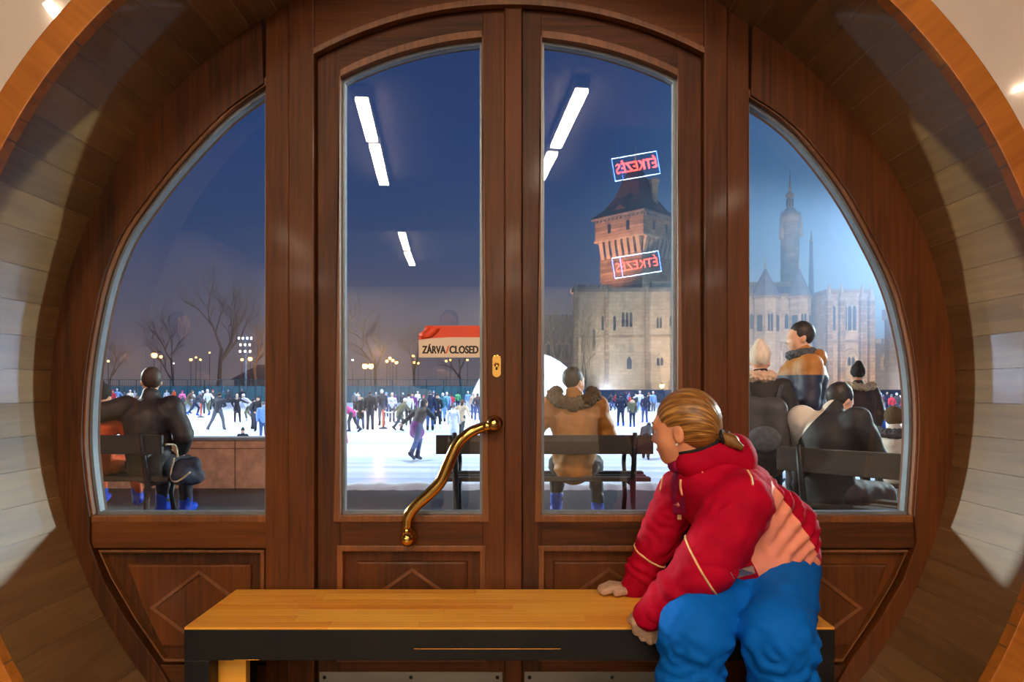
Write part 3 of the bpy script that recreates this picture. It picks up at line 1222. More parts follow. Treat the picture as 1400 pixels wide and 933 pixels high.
# ridge of scraped snow along the kerb
bm = bmesh.new()
rg = random.Random(3)
n = 120
R0 = []
for i in range(n + 1):
    xx = xe + 0.3 + (9 - xe) * i / n
    h = 0.03 + 0.035 * rg.random() + 0.03 * math.sin(i * .5) ** 2
    w = 0.09 + 0.07 * rg.random()
    R0.append([bm.verts.new((xx, TE - 0.16 - w, TERR)), bm.verts.new((xx, TE - 0.12 - w * .5, TERR + h * .8)), bm.verts.new((xx, TE - 0.07, TERR + h)), bm.verts.new((xx, TE + 0.02, TERR + 0.012))])
for i in range(n):
    for k in range(3):
        bm.faces.new((R0[i][k], R0[i + 1][k], R0[i + 1][k + 1], R0[i][k + 1]))
so = link('snow_ridge', bm_mesh(bm, smooth=True), M_SNOW)
tag(so, 'ridge of scraped snow along the terrace edge above the ice', 'snow')
so['kind'] = 'stuff'
# crumbs of snow on the terrace
M_CRUMB = M('snow_crumb', (235, 240, 248), 0.8)
def crumb(px, py, r, lab):
    d = F * (CZ - TERR) / (py - HY)
    bm = bmesh.new()
    bmesh.ops.create_icosphere(bm, subdivisions=2, radius=r)
    for v in bm.verts:
        v.co *= 0.75 + 0.5 * rg.random()
        v.co.z = max(v.co.z * 0.6, -r * 0.25)
    o = link('snow_lump', bm_mesh(bm), M_CRUMB)
    o.location = ((px - 700) * d / F, d, TERR + r * 0.25)
    tag(o, lab, 'snow')
crumb(282, 667, 0.035, 'small white lump of snow at the foot of the stone parapet')

# far fence of the rink: posts and boards
M_FENCE = M('fence_green', (70, 116, 126), 0.7, var=0.15, scale=3)
M_FENCE2 = M('fence_dark', (50, 88, 98), 0.7, var=0.15, scale=3)
fence = tag(empty('rink_fence', (0, 80, ICE)), 'long green mesh fence along the far side of the ice rink', 'fence')
FX0, FX1 = -54.0, -3.0
nb = 60
bwid = (FX1 - FX0) / nb
bme = box('fence_board', (0.02, -0.03, 0.25), (bwid - 0.02, 0.03, 2.35), M_FENCE, fence)
bme.location = (FX0, 0, 0)
for i in range(1, nb):
    c = link('fence_board', bme.data, M_FENCE, fence)
    c.location = (FX0 + i * bwid, 0, 0)
pm = box('fence_post', (-0.05, -0.08, 0), (0.05, -0.0301, 3.15), M_FENCE2, fence)
pm.location = (FX0, 0, 0)
for i in range(1, 26):
    c = link('fence_post', pm.data, M_FENCE2, fence)
    c.location = (FX0 + i * 2.0, 0, 0)
for z in (2.38, 3.1):
    box('fence_rail', (FX0, -0.03, z), (FX1, 0.03, z + 0.05), M_FENCE2, fence)
# thin upright wires of the upper mesh
bm = bmesh.new()
for i in range(220):
    xx = FX0 + i * (FX1 - FX0) / 220
    bm_box(bm, (xx - 0.012, -0.01, 2.43), (xx + 0.012, 0.01, 3.1))
wm = link('mesh_wires', bm_mesh(bm), M_FENCE, fence)
wm['kind'] = 'stuff'

# low board round the ice and a snow bank behind
M_BOARD = M('rink_board', (205, 214, 226), 0.6, var=0.1, scale=2)
for (x0, x1, y, lab) in ((-54, -3, 78.5, 'low pale board edging the far ice before the green fence'), (9, 70, 78.5, 'low pale board edging the far ice before the castle')):
    b_ = box('rink_board', (x0, y, ICE), (x1, y + 0.15, ICE + 0.45), M_BOARD, None, 0.02)
    tag(b_, lab, 'barrier')
# long low dark pavilion wall behind the middle and right of the rink
M_QUAY = M('quay_wall', (70, 84, 104), 0.85, var=0.2, scale=1)
q_ = box('quay_wall', (-1, 81.5, ICE), (80, 82.3, 1.0), M_QUAY, None, 0.05)
tag(q_, 'long low blue-grey quay wall in front of the castle', 'wall')

# ------------------------------------------------------------------ white dome tent
M_TENT = M('tent_fabric', (222, 228, 236), 0.6, var=0.03, scale=1)
M_SEAM = M('tent_seam', (150, 158, 168), 0.7)
dome_d = 60.0
dc = Vector(((722 - 700) * dome_d / F, dome_d + 1, ICE))
dome = tag(empty('dome_tent', dc), 'white inflatable dome tent standing beyond the ice', 'tent')
DR, DH = 5.2, 5.35
for s in range(10):
    bm = bmesh.new()
    rows = []
    for i in range(5):
        th = 2 * PI * (s + i / 4.0) / 10
        col = []
        for j in range(9):
            ph = PI / 2 * j / 8
            col.append(bm.verts.new((DR * math.cos(ph) * math.cos(th), DR * math.cos(ph) * math.sin(th), DH * math.sin(ph))))
        rows.append(col)
    for i in range(4):
        for j in range(8):
            bm.faces.new((rows[i][j], rows[i + 1][j], rows[i + 1][j + 1], rows[i][j + 1]))
    bmesh.ops.remove_doubles(bm, verts=bm.verts, dist=1e-4)
    g = link('gore', bm_mesh(bm, smooth=True), M_TENT, dome)
    link('seam', tube_mesh([(DR * 1.002 * math.cos(PI / 2 * j / 10) * math.cos(2 * PI * s / 10), DR * 1.002 * math.cos(PI / 2 * j / 10) * math.sin(2 * PI * s / 10), DH * 1.002 * math.sin(PI / 2 * j / 10)) for j in range(10)], 0.03, 5), M_SEAM, g)
link('base_ring', tube_mesh([(DR * 1.01 * math.cos(2 * PI * k / 40), DR * 1.01 * math.sin(2 * PI * k / 40), 0.12) for k in range(41)], 0.12, 6), M_SEAM, dome)

# ------------------------------------------------------------------ slalom posts on the ice
M_POST = M('post_orange', (236, 96, 60), 0.6)
M_RUB = M('post_rubber', (40, 44, 54), 0.8)
for (px, py, h_, lab) in ((524, 586.5, 0.98, 'orange marker post on black foot, nearest of those on the middle ice'), (543.5, 578, 0.95, 'orange marker post behind the grey skaters in the middle'),
                         (469, 571, 1.0, 'orange marker post beside the left door stile'), (274.5, 571, 1.0, 'orange marker post on the ice left of the striding man')):
    d = F * (CZ - ICE) / (py - HY)
    t = tag(empty('marker_post', ((px - 700) * d / F, d, ICE)), lab, 'post')
    link('pole', lathe_mesh([(0.05, 0.06), (0.045, h_ - 0.02), (0.03, h_), (0.0, h_)], 10), M_POST, t)
    link('foot', lathe_mesh([(0.22, 0.0), (0.22, 0.04), (0.08, 0.09), (0.05, 0.09)], 16), M_RUB, t)
# tape between two posts
dA, dB = F * 2.05 / 54.5, F * 2.05 / 46
A = Vector(((524 - 700) * dA / F, dA, ICE + 0.92))
B = Vector(((543.5 - 700) * dB / F, dB, ICE + 0.90))
pts = [A.lerp(B, t / 8) - Vector((0, 0, 0.18 * 4 * (t / 8) * (1 - t / 8))) for t in range(9)]
tp = link('barrier_tape', tube_mesh(pts, 0.03, 5), M('tape_white', (236, 236, 236), 0.5))
tag(tp, 'sagging white tape strung between two orange marker posts', 'tape')

# ------------------------------------------------------------------ floodlight mast and park lamps
M_MAST = M('mast_steel', (170, 186, 200), 0.5, 0.3)
M_LAMPOFF = M('lamp_casing', (150, 160, 170), 0.5)
M_WARM = M('sodium_glow', (255, 168, 84), 0.5, var=0.0, emit=14.0)
M_COLD = M('white_glow', (255, 244, 226), 0.5, var=0.0, emit=7.0)
md_ = 82.5
mast = tag(empty('floodlight_mast', ((336 - 700) * md_ / F, md_, ICE)), 'tall steel floodlight mast with three rows of lamps', 'mast')
zt = CZ - (459 - HY) * md_ / F - ICE
link('pole', tube_mesh([(0, 0, 0), (0, 0, zt + 0.1)], [0.16, 0.09], 10), M_MAST, mast)
for r_, (yy, w_, nl) in enumerate(((465, 0.75, 4), (474, 0.55, 3), (483, 0.6, 3))):
    z = CZ - (yy - HY) * md_ / F - ICE
    arm = link('cross_arm', tube_mesh([(-w_, 0, z), (w_, 0, z)], 0.05, 6), M_MAST, mast)
    for k in range(nl):
        xx = -w_ + 2 * w_ * k / (nl - 1)
        lamp = box('lamp', (xx - 0.13, -0.22, z + 0.03), (xx + 0.13, 0.05, z + 0.36), M_LAMPOFF, arm, 0.03)
        if r_ < 3 and (k + r_) % 2 == 0:
            pass
    for k in range(nl):
        xx = -w_ + 2 * w_ * k / (nl - 1)
        box('lens', (xx - 0.10, -0.235, z + 0.07), (xx + 0.10, -0.2205, z + 0.32), M_COLD, arm)


def park_lamp(px, py, d, r, mat, lab):
    x, z = (px - 700) * d / F, CZ - (py - HY) * d / F
    t = tag(empty('park_lamp', (x, d, ICE + 0.1)), lab, 'lamp')
    h_ = z - ICE - 0.1
    link('post', tube_mesh([(0, 0, 0), (0, 0, h_ - r * 1.1)], [0.05, 0.03], 6), M_RUB, t)
    link('globe', lathe_mesh([(0.0, h_ - r)] + [(r * math.sin(PI * k / 8), h_ - r * math.cos(PI * k / 8)) for k in range(1, 8)] + [(0.0, h_ + r)], 12), mat, t)
    link('cap', lathe_mesh([(r * .7, h_ + r * .75), (r * .5, h_ + r * 1.1), (0.0, h_ + r * 1.25)], 10), M_RUB, t)


lamps = [(211, 486, 90, .36, 0, 'bright sodium lamp above the seated man on the left'), (220, 488, 92, .2, 0, 'small sodium lamp right of the brightest left-hand one'),
         (131, 492, 90, .22, 0, 'sodium lamp close to the left window edge'), (138, 497, 95, .16, 1, 'white lamp low at the left window edge'), (148, 494, 88, .14, 0, 'small orange lamp near the left window edge'),
         (261, 492, 96, .2, 0, 'leftmost orange lamp of the trio under the big bare tree'), (268, 489, 98, .13, 0, 'middle orange lamp of the trio under the big bare tree'), (274, 492, 97, .15, 0, 'rightmost orange lamp of the trio under the big bare tree'),
         (342, 491, 88, .27, 0, 'sodium lamp just right of the floodlight mast'), (331, 492, 90, .18, 0, 'sodium lamp just left of the floodlight mast'), (286.5, 482.5, 99, .12, 0, 'small orange lamp on the trunk of the big bare tree'),
         (237.5, 497, 95, .1, 1, 'tiny white lamp between the left bare trees'),
         (499, 501, 84, .34, 0, 'left globe of the blazing twin street lamp'), (507, 501, 84, .34, 0, 'right globe of the blazing twin street lamp'),
         (472, 498, 88, .22, 0, 'sodium lamp by the left door stile'), (482, 492.5, 92, .14, 1, 'white lamp above the black-coated pair'),
         (529, 494, 90, .2, 0, 'lower left lamp of the orange cluster left of the notice'), (533, 490, 91, .2, 0, 'top lamp of the orange cluster left of the notice'), (537, 493, 90, .2, 0, 'middle lamp of the orange cluster left of the notice'), (542, 496, 90, .2, 0, 'right lamp of the orange cluster left of the notice'),
         (565, 487, 98, .18, 0, 'upper lamp of the pair at the notice corner'), (566, 496, 103, .2, 0, 'lower lamp of the pair at the notice corner'), (572, 497, 100, .16, 0, 'small lamp under the notice corner'),
         (610, 494, 99, .16, 0, 'small orange lamp under the middle of the notice'), (616, 492.5, 101, .16, 0, 'small orange lamp under the notice, right of its twin'), (639, 492.5, 99, .15, 0, 'small orange lamp under the right end of the notice'),
         (905, 528, 86, .3, 0, 'orange lamp glowing under a small bush near the girl')]
for px, py, d, r, k, lab in lamps:
    park_lamp(px, py, d, r, M_COLD if k else M_WARM, lab)


# ------------------------------------------------------------------ bare winter trees
M_BARK = M('bark', (128, 118, 104), 0.9, var=0.25, scale=4)
M_TWIG = M('twig', (160, 148, 128), 0.9, var=0.2, scale=4)


def tree(px, base_d, top_py, spread_px, seed, lab, levels=6, trunk_r=0.4, lean=0.0):
    d = base_d
    x = (px - 700) * d / F
    H = CZ - (top_py - HY) * d / F - ICE
    W = spread_px * d / F
    rg = random.Random(seed)
    t = tag(empty('bare_tree', (x, d, ICE + 0.05)), lab, 'tree', 'bare trees beyond the rink')
    bt, bb_ = bmesh.new(), bmesh.new()

    def grow(p, dirn, L, r, lev):
        n = 4 if lev < 2 else 3
        pts, rr = [p], [r]
        q = p.copy()
        dd = dirn.copy()
        for i in range(n):
            dd = (dd + Vector((rg.uniform(-1, 1), rg.uniform(-1, 1), rg.uniform(-.5, .7))) * (0.16 + 0.03 * lev)).normalized()
            q = q + dd * (L / n)
            pts.append(q.copy())
            rr.append(r * (1 - 0.42 * (i + 1) / n))
        tube_mesh(pts, rr, 6 if lev < 2 else 3, False, True, bt if lev == 0 else bb_)
        if lev >= levels:
            return
        nb_ = 3 if lev < 4 else 2
        for k in range(nb_ + (1 if lev in (1, 2) else 0)):
            f = rg.uniform(0.45, 1.0) if k else 1.0
            i = min(n, max(1, int(round(f * n))))
            base = pts[i]
            az = rg.uniform(0, 2 * PI)
            sp = rg.uniform(0.35, 0.85)
            nd = (dd * math.cos(sp) + Vector((math.cos(az) * W / H * 2.2, math.sin(az) * W / H * 2.2, 0.25)) * math.sin(sp)).normalized()
            grow(base, nd, L * rg.uniform(0.6, 0.82), rr[i] * (0.75 if k else 0.9), lev + 1)
    grow(Vector((0, 0, 0)), Vector((lean, 0, 1)).normalized(), H * 0.30, trunk_r, 0)
    # scale to the wanted height
    zs = [v.co.z for v in bb_.verts]
    xs_ = [abs(v.co.x) for v in bb_.verts]
    kz, kx_ = H / max(zs), min(1.6, max(0.5, W / 2 / max(xs_)))
    for b2 in (bt, bb_):
        for v in b2.verts:
            v.co = Vector((v.co.x * kx_, v.co.y * kx_, v.co.z * kz))
    link('trunk', bm_mesh(bt, smooth=True), M_BARK, t)
    link('branches', bm_mesh(bb_, smooth=True), M_TWIG, t)


tree(297, 92, 345, 150, 5, 'tallest bare tree, in the middle of the left window', 7, 0.45)
tree(240, 100, 395, 120, 9, 'bare leaning tree left of the tallest one', 6, 0.3, -0.25)
tree(352, 90, 405, 90, 12, 'bare orange-lit tree at the right edge of the left window', 6, 0.3)
tree(150, 95, 445, 70, 14, 'low bare tree at the far left window edge', 5, 0.25)
tree(515, 98, 395, 120, 21, 'bare tree behind the blazing street lamp', 6, 0.35)
tree(565, 96, 425, 90, 23, 'bare tree just left of the notice', 6, 0.3)
tree(630, 98, 430, 90, 27, 'bare tree behind the notice', 6, 0.3)
tree(765, 92, 375, 90, 31, 'bare tree above the dome tent', 6, 0.3)
tree(800, 97, 395, 60, 33, 'slim bare tree in front of the gatehouse wing', 6, 0.25)
tree(728, 90, 390, 60, 35, 'bare tree at the left edge of the right door glass', 6, 0.3)
tree(912, 84.5, 508, 26, 41, 'small orange-lit bush glowing beyond the girl', 5, 0.05)
# low distant shrubs and house silhouette
M_HOUSE = M('far_house', (70, 62, 66), 0.9, var=0.2, scale=0.6)
def house(px0, px1, py_e, py_r, d, lab):
    x0, x1 = (px0 - 700) * d / F, (px1 - 700) * d / F
    ze, zr = CZ - (py_e - HY) * d / F - ICE, CZ - (py_r - HY) * d / F - ICE
    t = tag(empty('far_house', ((x0 + x1) / 2, d, ICE + 0.05)), lab, 'house')
    w = (x1 - x0) / 2
    box('walls', (-w, 0, 0), (w, 8, ze), M_HOUSE, t)
    bm = bmesh.new()
    v = [bm.verts.new(p) for p in ((-w - .4, -.4, ze), (w + .4, -.4, ze), (w + .4, 8.4, ze), (-w - .4, 8.4, ze), (-w * .5, 4, zr), (w * .5, 4, zr))]
    for f in ((0, 1, 5, 4), (1, 2, 5), (2, 3, 4, 5), (3, 0, 4), (3, 2, 1, 0)):
        bm.faces.new([v[i] for i in f])
    link('roof', bm_mesh(bm), M_QUAY, t)
    for k in range(3):
        xx = -w * .6 + k * w * .6
        box('window', (xx - .4, -.06, ze * .4), (xx + .4, -.001, ze * .75), M_DARK, t)


house(556, 606, 540, 528, 87, 'left low dark pavilion behind the crowd')
house(617, 664, 541, 530, 87, 'right low dark pavilion behind the crowd, left of the dome')
house(320, 392, 520, 498, 92, 'dark house behind the fence at the right of the left window')

# ------------------------------------------------------------------ thin winter haze hanging over the park
hz = box('park_haze', (-130, 84, ICE), (130, 104, 75), None)
hm = bpy.data.materials.new('winter_haze')
hm.use_nodes = True
hm.node_tree.nodes.clear()
_ho = hm.node_tree.nodes.new('ShaderNodeOutputMaterial')
_hv = hm.node_tree.nodes.new('ShaderNodeVolumeScatter')
_hv.inputs['Color'].default_value = lin((214, 228, 255))
_hv.inputs['Density'].default_value = 0.03
_hv.inputs['Anisotropy'].default_value = 0.2
hm.node_tree.links.new(_hv.outputs[0], _ho.inputs['Volume'])
hz.data.materials.append(hm)
tag(hz, 'thin blue winter haze hanging over the park and castle', 'haze')
hz['kind'] = 'stuff'

# ================================================================== THE CASTLE ACROSS THE RINK
M_CST = M('castle_stone', (196, 168, 138), 0.9, var=0.28, scale=0.9, bump=0.4)
M_CST2 = M('castle_stone_pale', (214, 196, 170), 0.9, var=0.2, scale=0.8)
M_CSTD = M('castle_stone_grey', (150, 146, 142), 0.9, var=0.25, scale=0.8)
M_ROOF = M('castle_roof_tile', (110, 82, 84), 0.8, var=0.25, scale=1.4)
M_ROOFB = M('castle_roof_slate', (138, 152, 176), 0.8, var=0.2, scale=1.0)  # slate lightened towards the colour of the haze


def add_courses(m, bw_, bh_, amt):
    """fine stone courses, too small at this distance to be built singly"""
    nt = m.node_tree
    b = nt.nodes['Principled BSDF']
    src = b.inputs['Base Color'].links[0].from_socket
    tc = nt.nodes.new('ShaderNodeTexCoord')
    sp = nt.nodes.new('ShaderNodeSeparateXYZ')
    nt.links.new(tc.outputs['Object'], sp.inputs[0])
    ad = nt.nodes.new('ShaderNodeMath')
    nt.links.new(sp.outputs['X'], ad.inputs[0])
    nt.links.new(sp.outputs['Y'], ad.inputs[1])
    cb = nt.nodes.new('ShaderNodeCombineXYZ')
    nt.links.new(ad.outputs[0], cb.inputs['X'])
    nt.links.new(sp.outputs['Z'], cb.inputs['Y'])
    bk = nt.nodes.new('ShaderNodeTexBrick')
    bk.inputs['Scale'].default_value = 1.0
    bk.inputs['Brick Width'].default_value = bw_
    bk.inputs['Row Height'].default_value = bh_
    bk.inputs['Mortar Size'].default_value = 0.05
    bk.inputs['Color1'].default_value = (1, 1, 1, 1)
    bk.inputs['Color2'].default_value = (1 - amt, 1 - amt, 1 - amt, 1)
    bk.inputs['Mortar'].default_value = (1 - 1.4 * amt,) * 3 + (1,)
    nt.links.new(cb.outputs[0], bk.inputs['Vector'])
    mx = nt.nodes.new('ShaderNodeMix')
    mx.data_type = 'RGBA'
    mx.blend_type = 'MULTIPLY'
    mx.inputs[0].default_value = 1.0
    nt.links.new(src, mx.inputs[6])
    nt.links.new(bk.outputs['Color'], mx.inputs[7])
    nt.links.new(mx.outputs[2], b.inputs['Base Color'])


add_courses(M_CST, 1.1, 0.55, 0.42)
add_courses(M_CST2, 1.3, 0.6, 0.2)
add_courses(M_CSTD, 1.1, 0.55, 0.35)
add_courses(M_ROOF, 0.6, 0.35, 0.3)
M_WIN = M('castle_window_dark', (34, 44, 66), 0.3)


def frustum(name, c0, s0, z0, s1, z1, mat, parent, rot=PI / 4, n=4, c1=None):
    bm = bmesh.new()
    A, B = [], []
    for k in range(n):
        a_ = rot + 2 * PI * k / n + PI / n
        f = 1 / math.cos(PI / n)
        A.append(bm.verts.new((c0[0] + s0 / 2 * f * math.cos(a_), c0[1] + s0 / 2 * f * math.sin(a_), z0)))
        cc_ = c1 or c0
        B.append(bm.verts.new((cc_[0] + s1 / 2 * f * math.cos(a_), cc_[1] + s1 / 2 * f * math.sin(a_), z1)))
    bm.faces.new(A[::-1])
    bm.faces.new(B)
    for k in range(n):
        l = (k + 1) % n
        bm.faces.new((A[k], A[l], B[l], B[k]))
    return link(name, bm_mesh(bm), mat, parent)


def zz(py, d):
    return CZ - (py - HY) * d / F - ICE


def xx_(px, d):
    return (px - 700) * d / F


# ---- gate tower, one corner towards the rink
TD = 112.0
tower = tag(empty('castle_tower', (xx_(878, TD), TD + 6, ICE)), 'tall orange-lit stone castle tower with steep tiled roof', 'tower')
S0, S1 = 8.7, 9.9
ROT = 0.0
yaw = math.radians(45)


def tf(name, s0, z0, s1, z1, mat, parent=tower):
    return frustum(name, (0, 0), s0, z0, s1, z1, mat, parent, yaw)


tf('shaft', S0, 0, S0 * 0.99, zz(343, TD), M_CST)
tf('upper_storey', S1, zz(322, TD), S1, zz(291, TD), M_CST)
tf('string_course', S1 + 0.3, zz(322.5, TD), S1 + 0.3, zz(320, TD), M_CST2)
tf('eaves', S1 + 0.9, zz(291, TD), S1 + 1.0, zz(288.5, TD), M_CSTD)
rz_ = [(288.5, S1 + 1.2), (276, S1 * 0.80), (258, S1 * 0.52), (235, S1 * 0.34), (203, 0.35)]
for (pa, sa), (pb, sb) in zip(rz_[:-1], rz_[1:]):
    tf('roof_stage', sa, zz(pa, TD), sb, zz(pb, TD), M_ROOF)
Rm = Matrix.Rotation(yaw, 4, 'Z')
# corbels under the overhanging storey, on the two faces in view; slits, dormers
zt0, zt1 = zz(347, TD), zz(322, TD)
for face in range(2):
    # face 0 looks left of the camera, face 1 right of it
    Rf = Matrix.Rotation(math.radians(-45 if face == 0 else 45), 4, 'Z')
    for k in range(7):
        u = -S0 / 2 + S0 * (k + 0.5) / 7
        bm = bmesh.new()
        w = 0.38
        yb, yt = -S0 / 2 + 0.02, -S1 / 2 - 0.02
        pr = [(yb, zt0), (yb, zt1), (yt, zt1), (yt, zt1 - 0.6)]
        L = [bm.verts.new(Rf @ Vector((u - w, y_, z_))) for y_, z_ in pr]
        R_ = [bm.verts.new(Rf @ Vector((u + w, y_, z_))) for y_, z_ in pr]
        bm.faces.new(L)
        bm.faces.new(R_[::-1])
        for i in range(4):
            j = (i + 1) % 4
            bm.faces.new((L[i], R_[i], R_[j], L[j]))
        link('corbel', bm_mesh(bm), M_CST2, tower)
    for u in (-1.9, 1.9):
        bm = bmesh.new()
        bm_box(bm, (u - 0.28, -S1 / 2 - 0.06, zz(312, TD)), (u + 0.28, -S1 / 2 + 0.1, zz(299, TD)), Rf)
        link('arrow_slit', bm_mesh(bm), M_WIN, tower)
    # crenel row under the eaves
    for k in range(12):
        u = -S1 / 2 + S1 * (k + 0.5) / 12
        bm = bmesh.new()
        bm_box(bm, (u - 0.2, -S1 / 2 - 0.25, zz(294.5, TD)), (u + 0.2, -S1 / 2 + 0.05, zz(291, TD)), Rf)
        link('eaves_bracket', bm_mesh(bm), M_CSTD, tower)
    bm = bmesh.new()
    bm_box(bm, (-0.9, -S1 * 0.45, zz(287, TD)), (0.9, -S1 * 0.25, zz(280, TD)), Rf)
    dm = link('dormer', bm_mesh(bm), M_CST2, tower)
    bm = bmesh.new()
    pr = [(-1.2, zz(280, TD)), (1.2, zz(280, TD)), (0, zz(273, TD))]
    for yy in (-S1 * 0.47, -S1 * 0.2):
        pass
    A_ = [bm.verts.new(Rf @ Vector((u, -S1 * 0.47, z))) for u, z in pr]
    B_ = [bm.verts.new(Rf @ Vector((u, -S1 * 0.16, z))) for u, z in pr]
    bm.faces.new(A_)
    bm.faces.new(B_[::-1])
    for i in range(3):
        j = (i + 1) % 3
        bm.faces.new((A_[i], A_[j], B_[j], B_[i]))
    link('dormer_roof', bm_mesh(bm), M_ROOF, dm)
    for k in range(3):
        bm = bmesh.new()
        bm_box(bm, (-0.7 + 0.5 * k, -S1 * 0.455, zz(286, TD)), (-0.35 + 0.5 * k, -S1 * 0.45 + .02, zz(281, TD)), Rf)
        link('dormer_opening', bm_mesh(bm), M_WIN, dm)
# finials and the stone chimney on the right
link('finial', tube_mesh([(0, 0, zz(204, TD)), (0, 0, zz(196, TD)), (0, 0, zz(183, TD))], [0.18, 0.12, 0.03], 6), M_CST2, tower)
link('finial', tube_mesh([(1.2, 0.5, zz(215, TD)), (1.2, 0.5, zz(187, TD))], [0.08, 0.03], 5), M_CSTD, tower)
ch = frustum('chimney', (xx_(903, TD) - xx_(878, TD), -1.0), 1.0, zz(280, TD), 1.15, zz(240, TD), M_CST2, tower, 0.3, 6)
frustum('chimney_cap', (xx_(903, TD) - xx_(878, TD), -1.0), 1.2, zz(242, TD), 1.7, zz(233, TD), M_CST2, ch, 0.3, 6)
frustum('chimney_base', (xx_(903, TD) - xx_(878, TD), -1.0), 2.2, zz(284, TD), 1.3, zz(268, TD), M_CSTD, ch, 0.3, 6)


def lancet(parent, px, py0, py1, d, y, wpx, n=1, name='window', frame=True):
    """pointed windows side by side in one stone surround on a wall whose face is at y (local)"""
    w = wpx * d / F
    z0, z1 = zz(py1, d), zz(py0, d)
    x = xx_(px, d) - parent.location.x
    surround = None
    if frame:
        pts = [(x - w / 2 - .35, z0 - .35), (x + w / 2 + .35, z0 - .35), (x + w / 2 + .35, z1 - w * .25), (x, z1 + w * .35 + .3), (x - w / 2 - .35, z1 - w * .25)]
        surround = link(name, prism_mesh(pts, y - 0.16, y - 0.002), M_CST2, parent)
    for k in range(n):
        ww = w / n
        xa = x - w / 2 + ww * (k + 0.5)
        g = ww * 0.36
        pts = [(xa - g, z0), (xa + g, z0), (xa + g, z1 - g * 1.6), (xa + g * .55, z1 - g * .6), (xa, z1), (xa - g * .55, z1 - g * .6), (xa - g, z1 - g * 1.6)]
        link('pane', prism_mesh(pts, y - 0.22, y - 0.14 if frame else y - 0.002), M_WIN, surround if surround else parent)


# ---- gatehouse wing in front of the tower
WD = 106.0
wing = tag(empty('castle_wing', (xx_(860, WD), WD, ICE)), 'pale gothic castle wing below the orange-lit tower', 'building')
wx0, wx1 = xx_(784, WD) - wing.location.x, xx_(975, WD) - wing.location.x
box('wall', (wx0, 0, 0), (wx1, 1.6, zz(399, WD)), M_CST2, wing)
box('cornice', (wx0 - .3, -.35, zz(399, WD)), (wx1, 1.8, zz(394, WD)), M_CSTD, wing)
box('string_course', (wx0 - .1, -.2, zz(462, WD)), (wx1, -.001, zz(459, WD)), M_CST, wing)
for px, wp in ((787, 7), (829, 5), (884, 5), (921, 6)):
    xa = xx_(px, WD) - wing.location.x
    h_ = wp * WD / F / 2
    b_ = box('buttress', (xa - h_, -.7, 0), (xa + h_, -.003, zz(408, WD)), M_CST, wing, 0.05)
    frustum('pinnacle', (xa, -.3), h_ * 1.6, zz(408, WD), 0.05, zz(392, WD), M_CST2, b_, 0, 4)
lancet(wing, 857, 427, 447, WD, 0, 16, 3)
lancet(wing, 826, 432, 452, WD, 0, 9, 2)
lancet(wing, 840, 432, 452, WD, 0, 5, 1)
lancet(wing, 901, 434, 449, WD, 0, 8, 2)
lancet(wing, 917, 432, 446, WD, 0, 6, 1)
lancet(wing, 902, 489, 500, WD, 0, 10, 2)
lancet(wing, 812, 450, 480, WD, 0, 5, 1)
lancet(wing, 860, 488, 505, WD, 0, 9, 1)
box('roof_ridge', (xx_(892, WD) - wing.location.x, 0.4, zz(394, WD)), (wx1, 2.4, zz(384, WD)), M_CSTD, wing)
for k in range(9):
    xa = wx0 + (k + .5) * (xx_(835, WD) - xx_(784, WD)) / 9
    box('merlon', (xa - .2, -.3, zz(394, WD)), (xa + .2, .6, zz(389.5, WD)), M_CSTD, wing)

# dark gatehouse annex left of the wing
AD = 108.0
ann = tag(empty('castle_annex', (xx_(756, AD), AD, ICE)), 'low grey castle annex left of the gothic wing', 'building')
ax0, ax1 = xx_(705, AD) - ann.location.x, xx_(783, AD) - ann.location.x
box('wall', (ax0, 0.5, 0), (ax1, 6, zz(437, AD)), M_CSTD, ann)
for k in range(14):
    xa = ax0 + (k + .5) * (ax1 - ax0) / 14
    box('merlon', (xa - .22, .5, zz(437, AD)), (xa + .22, 1.1, zz(430, AD)), M_CSTD, ann)
for px in (750, 765, 775):
    lancet(ann, px, 470, 492, AD, .5, 6, 1)

# ---- great hall seen through the right window
HD = 118.0
hall = tag(empty('castle_hall', (xx_(1075, HD), HD, ICE)), 'long pale castle hall with bay windows seen through right window', 'building')
hx0, hx1 = xx_(985, HD) - hall.location.x, xx_(1109, HD) - hall.location.x
box('wall', (hx0, 0, 0), (hx1, 2, zz(405, HD)), M_CST2, hall)
box('cornice', (hx0, -.3, zz(405, HD)), (hx1, 2, zz(402, HD)), M_CST, hall)
bm = bmesh.new()
v = [bm.verts.new(p) for p in ((hx0, -.3, zz(402, HD)), (hx1, -.3, zz(402, HD)), (hx1, 3.2, zz(388, HD)), (hx0, 3.2, zz(388, HD)), (hx1, 7, zz(402, HD)), (hx0, 7, zz(402, HD)))]
for f in ((0, 1, 2, 3), (3, 2, 4, 5), (0, 3, 5), (1, 4, 2), (1, 0, 5, 4)):
    bm.faces.new([v[i] for i in f])
link('roof', bm_mesh(bm), M_ROOFB, hall)
box('ridge_crest', (hx0, 3.0, zz(389, HD)), (hx1, 3.4, zz(382, HD)), M_CST2, hall)
box('plinth', (hx0, -.5, 0), (hx1, -.002, zz(470, HD)), M_CST, hall)
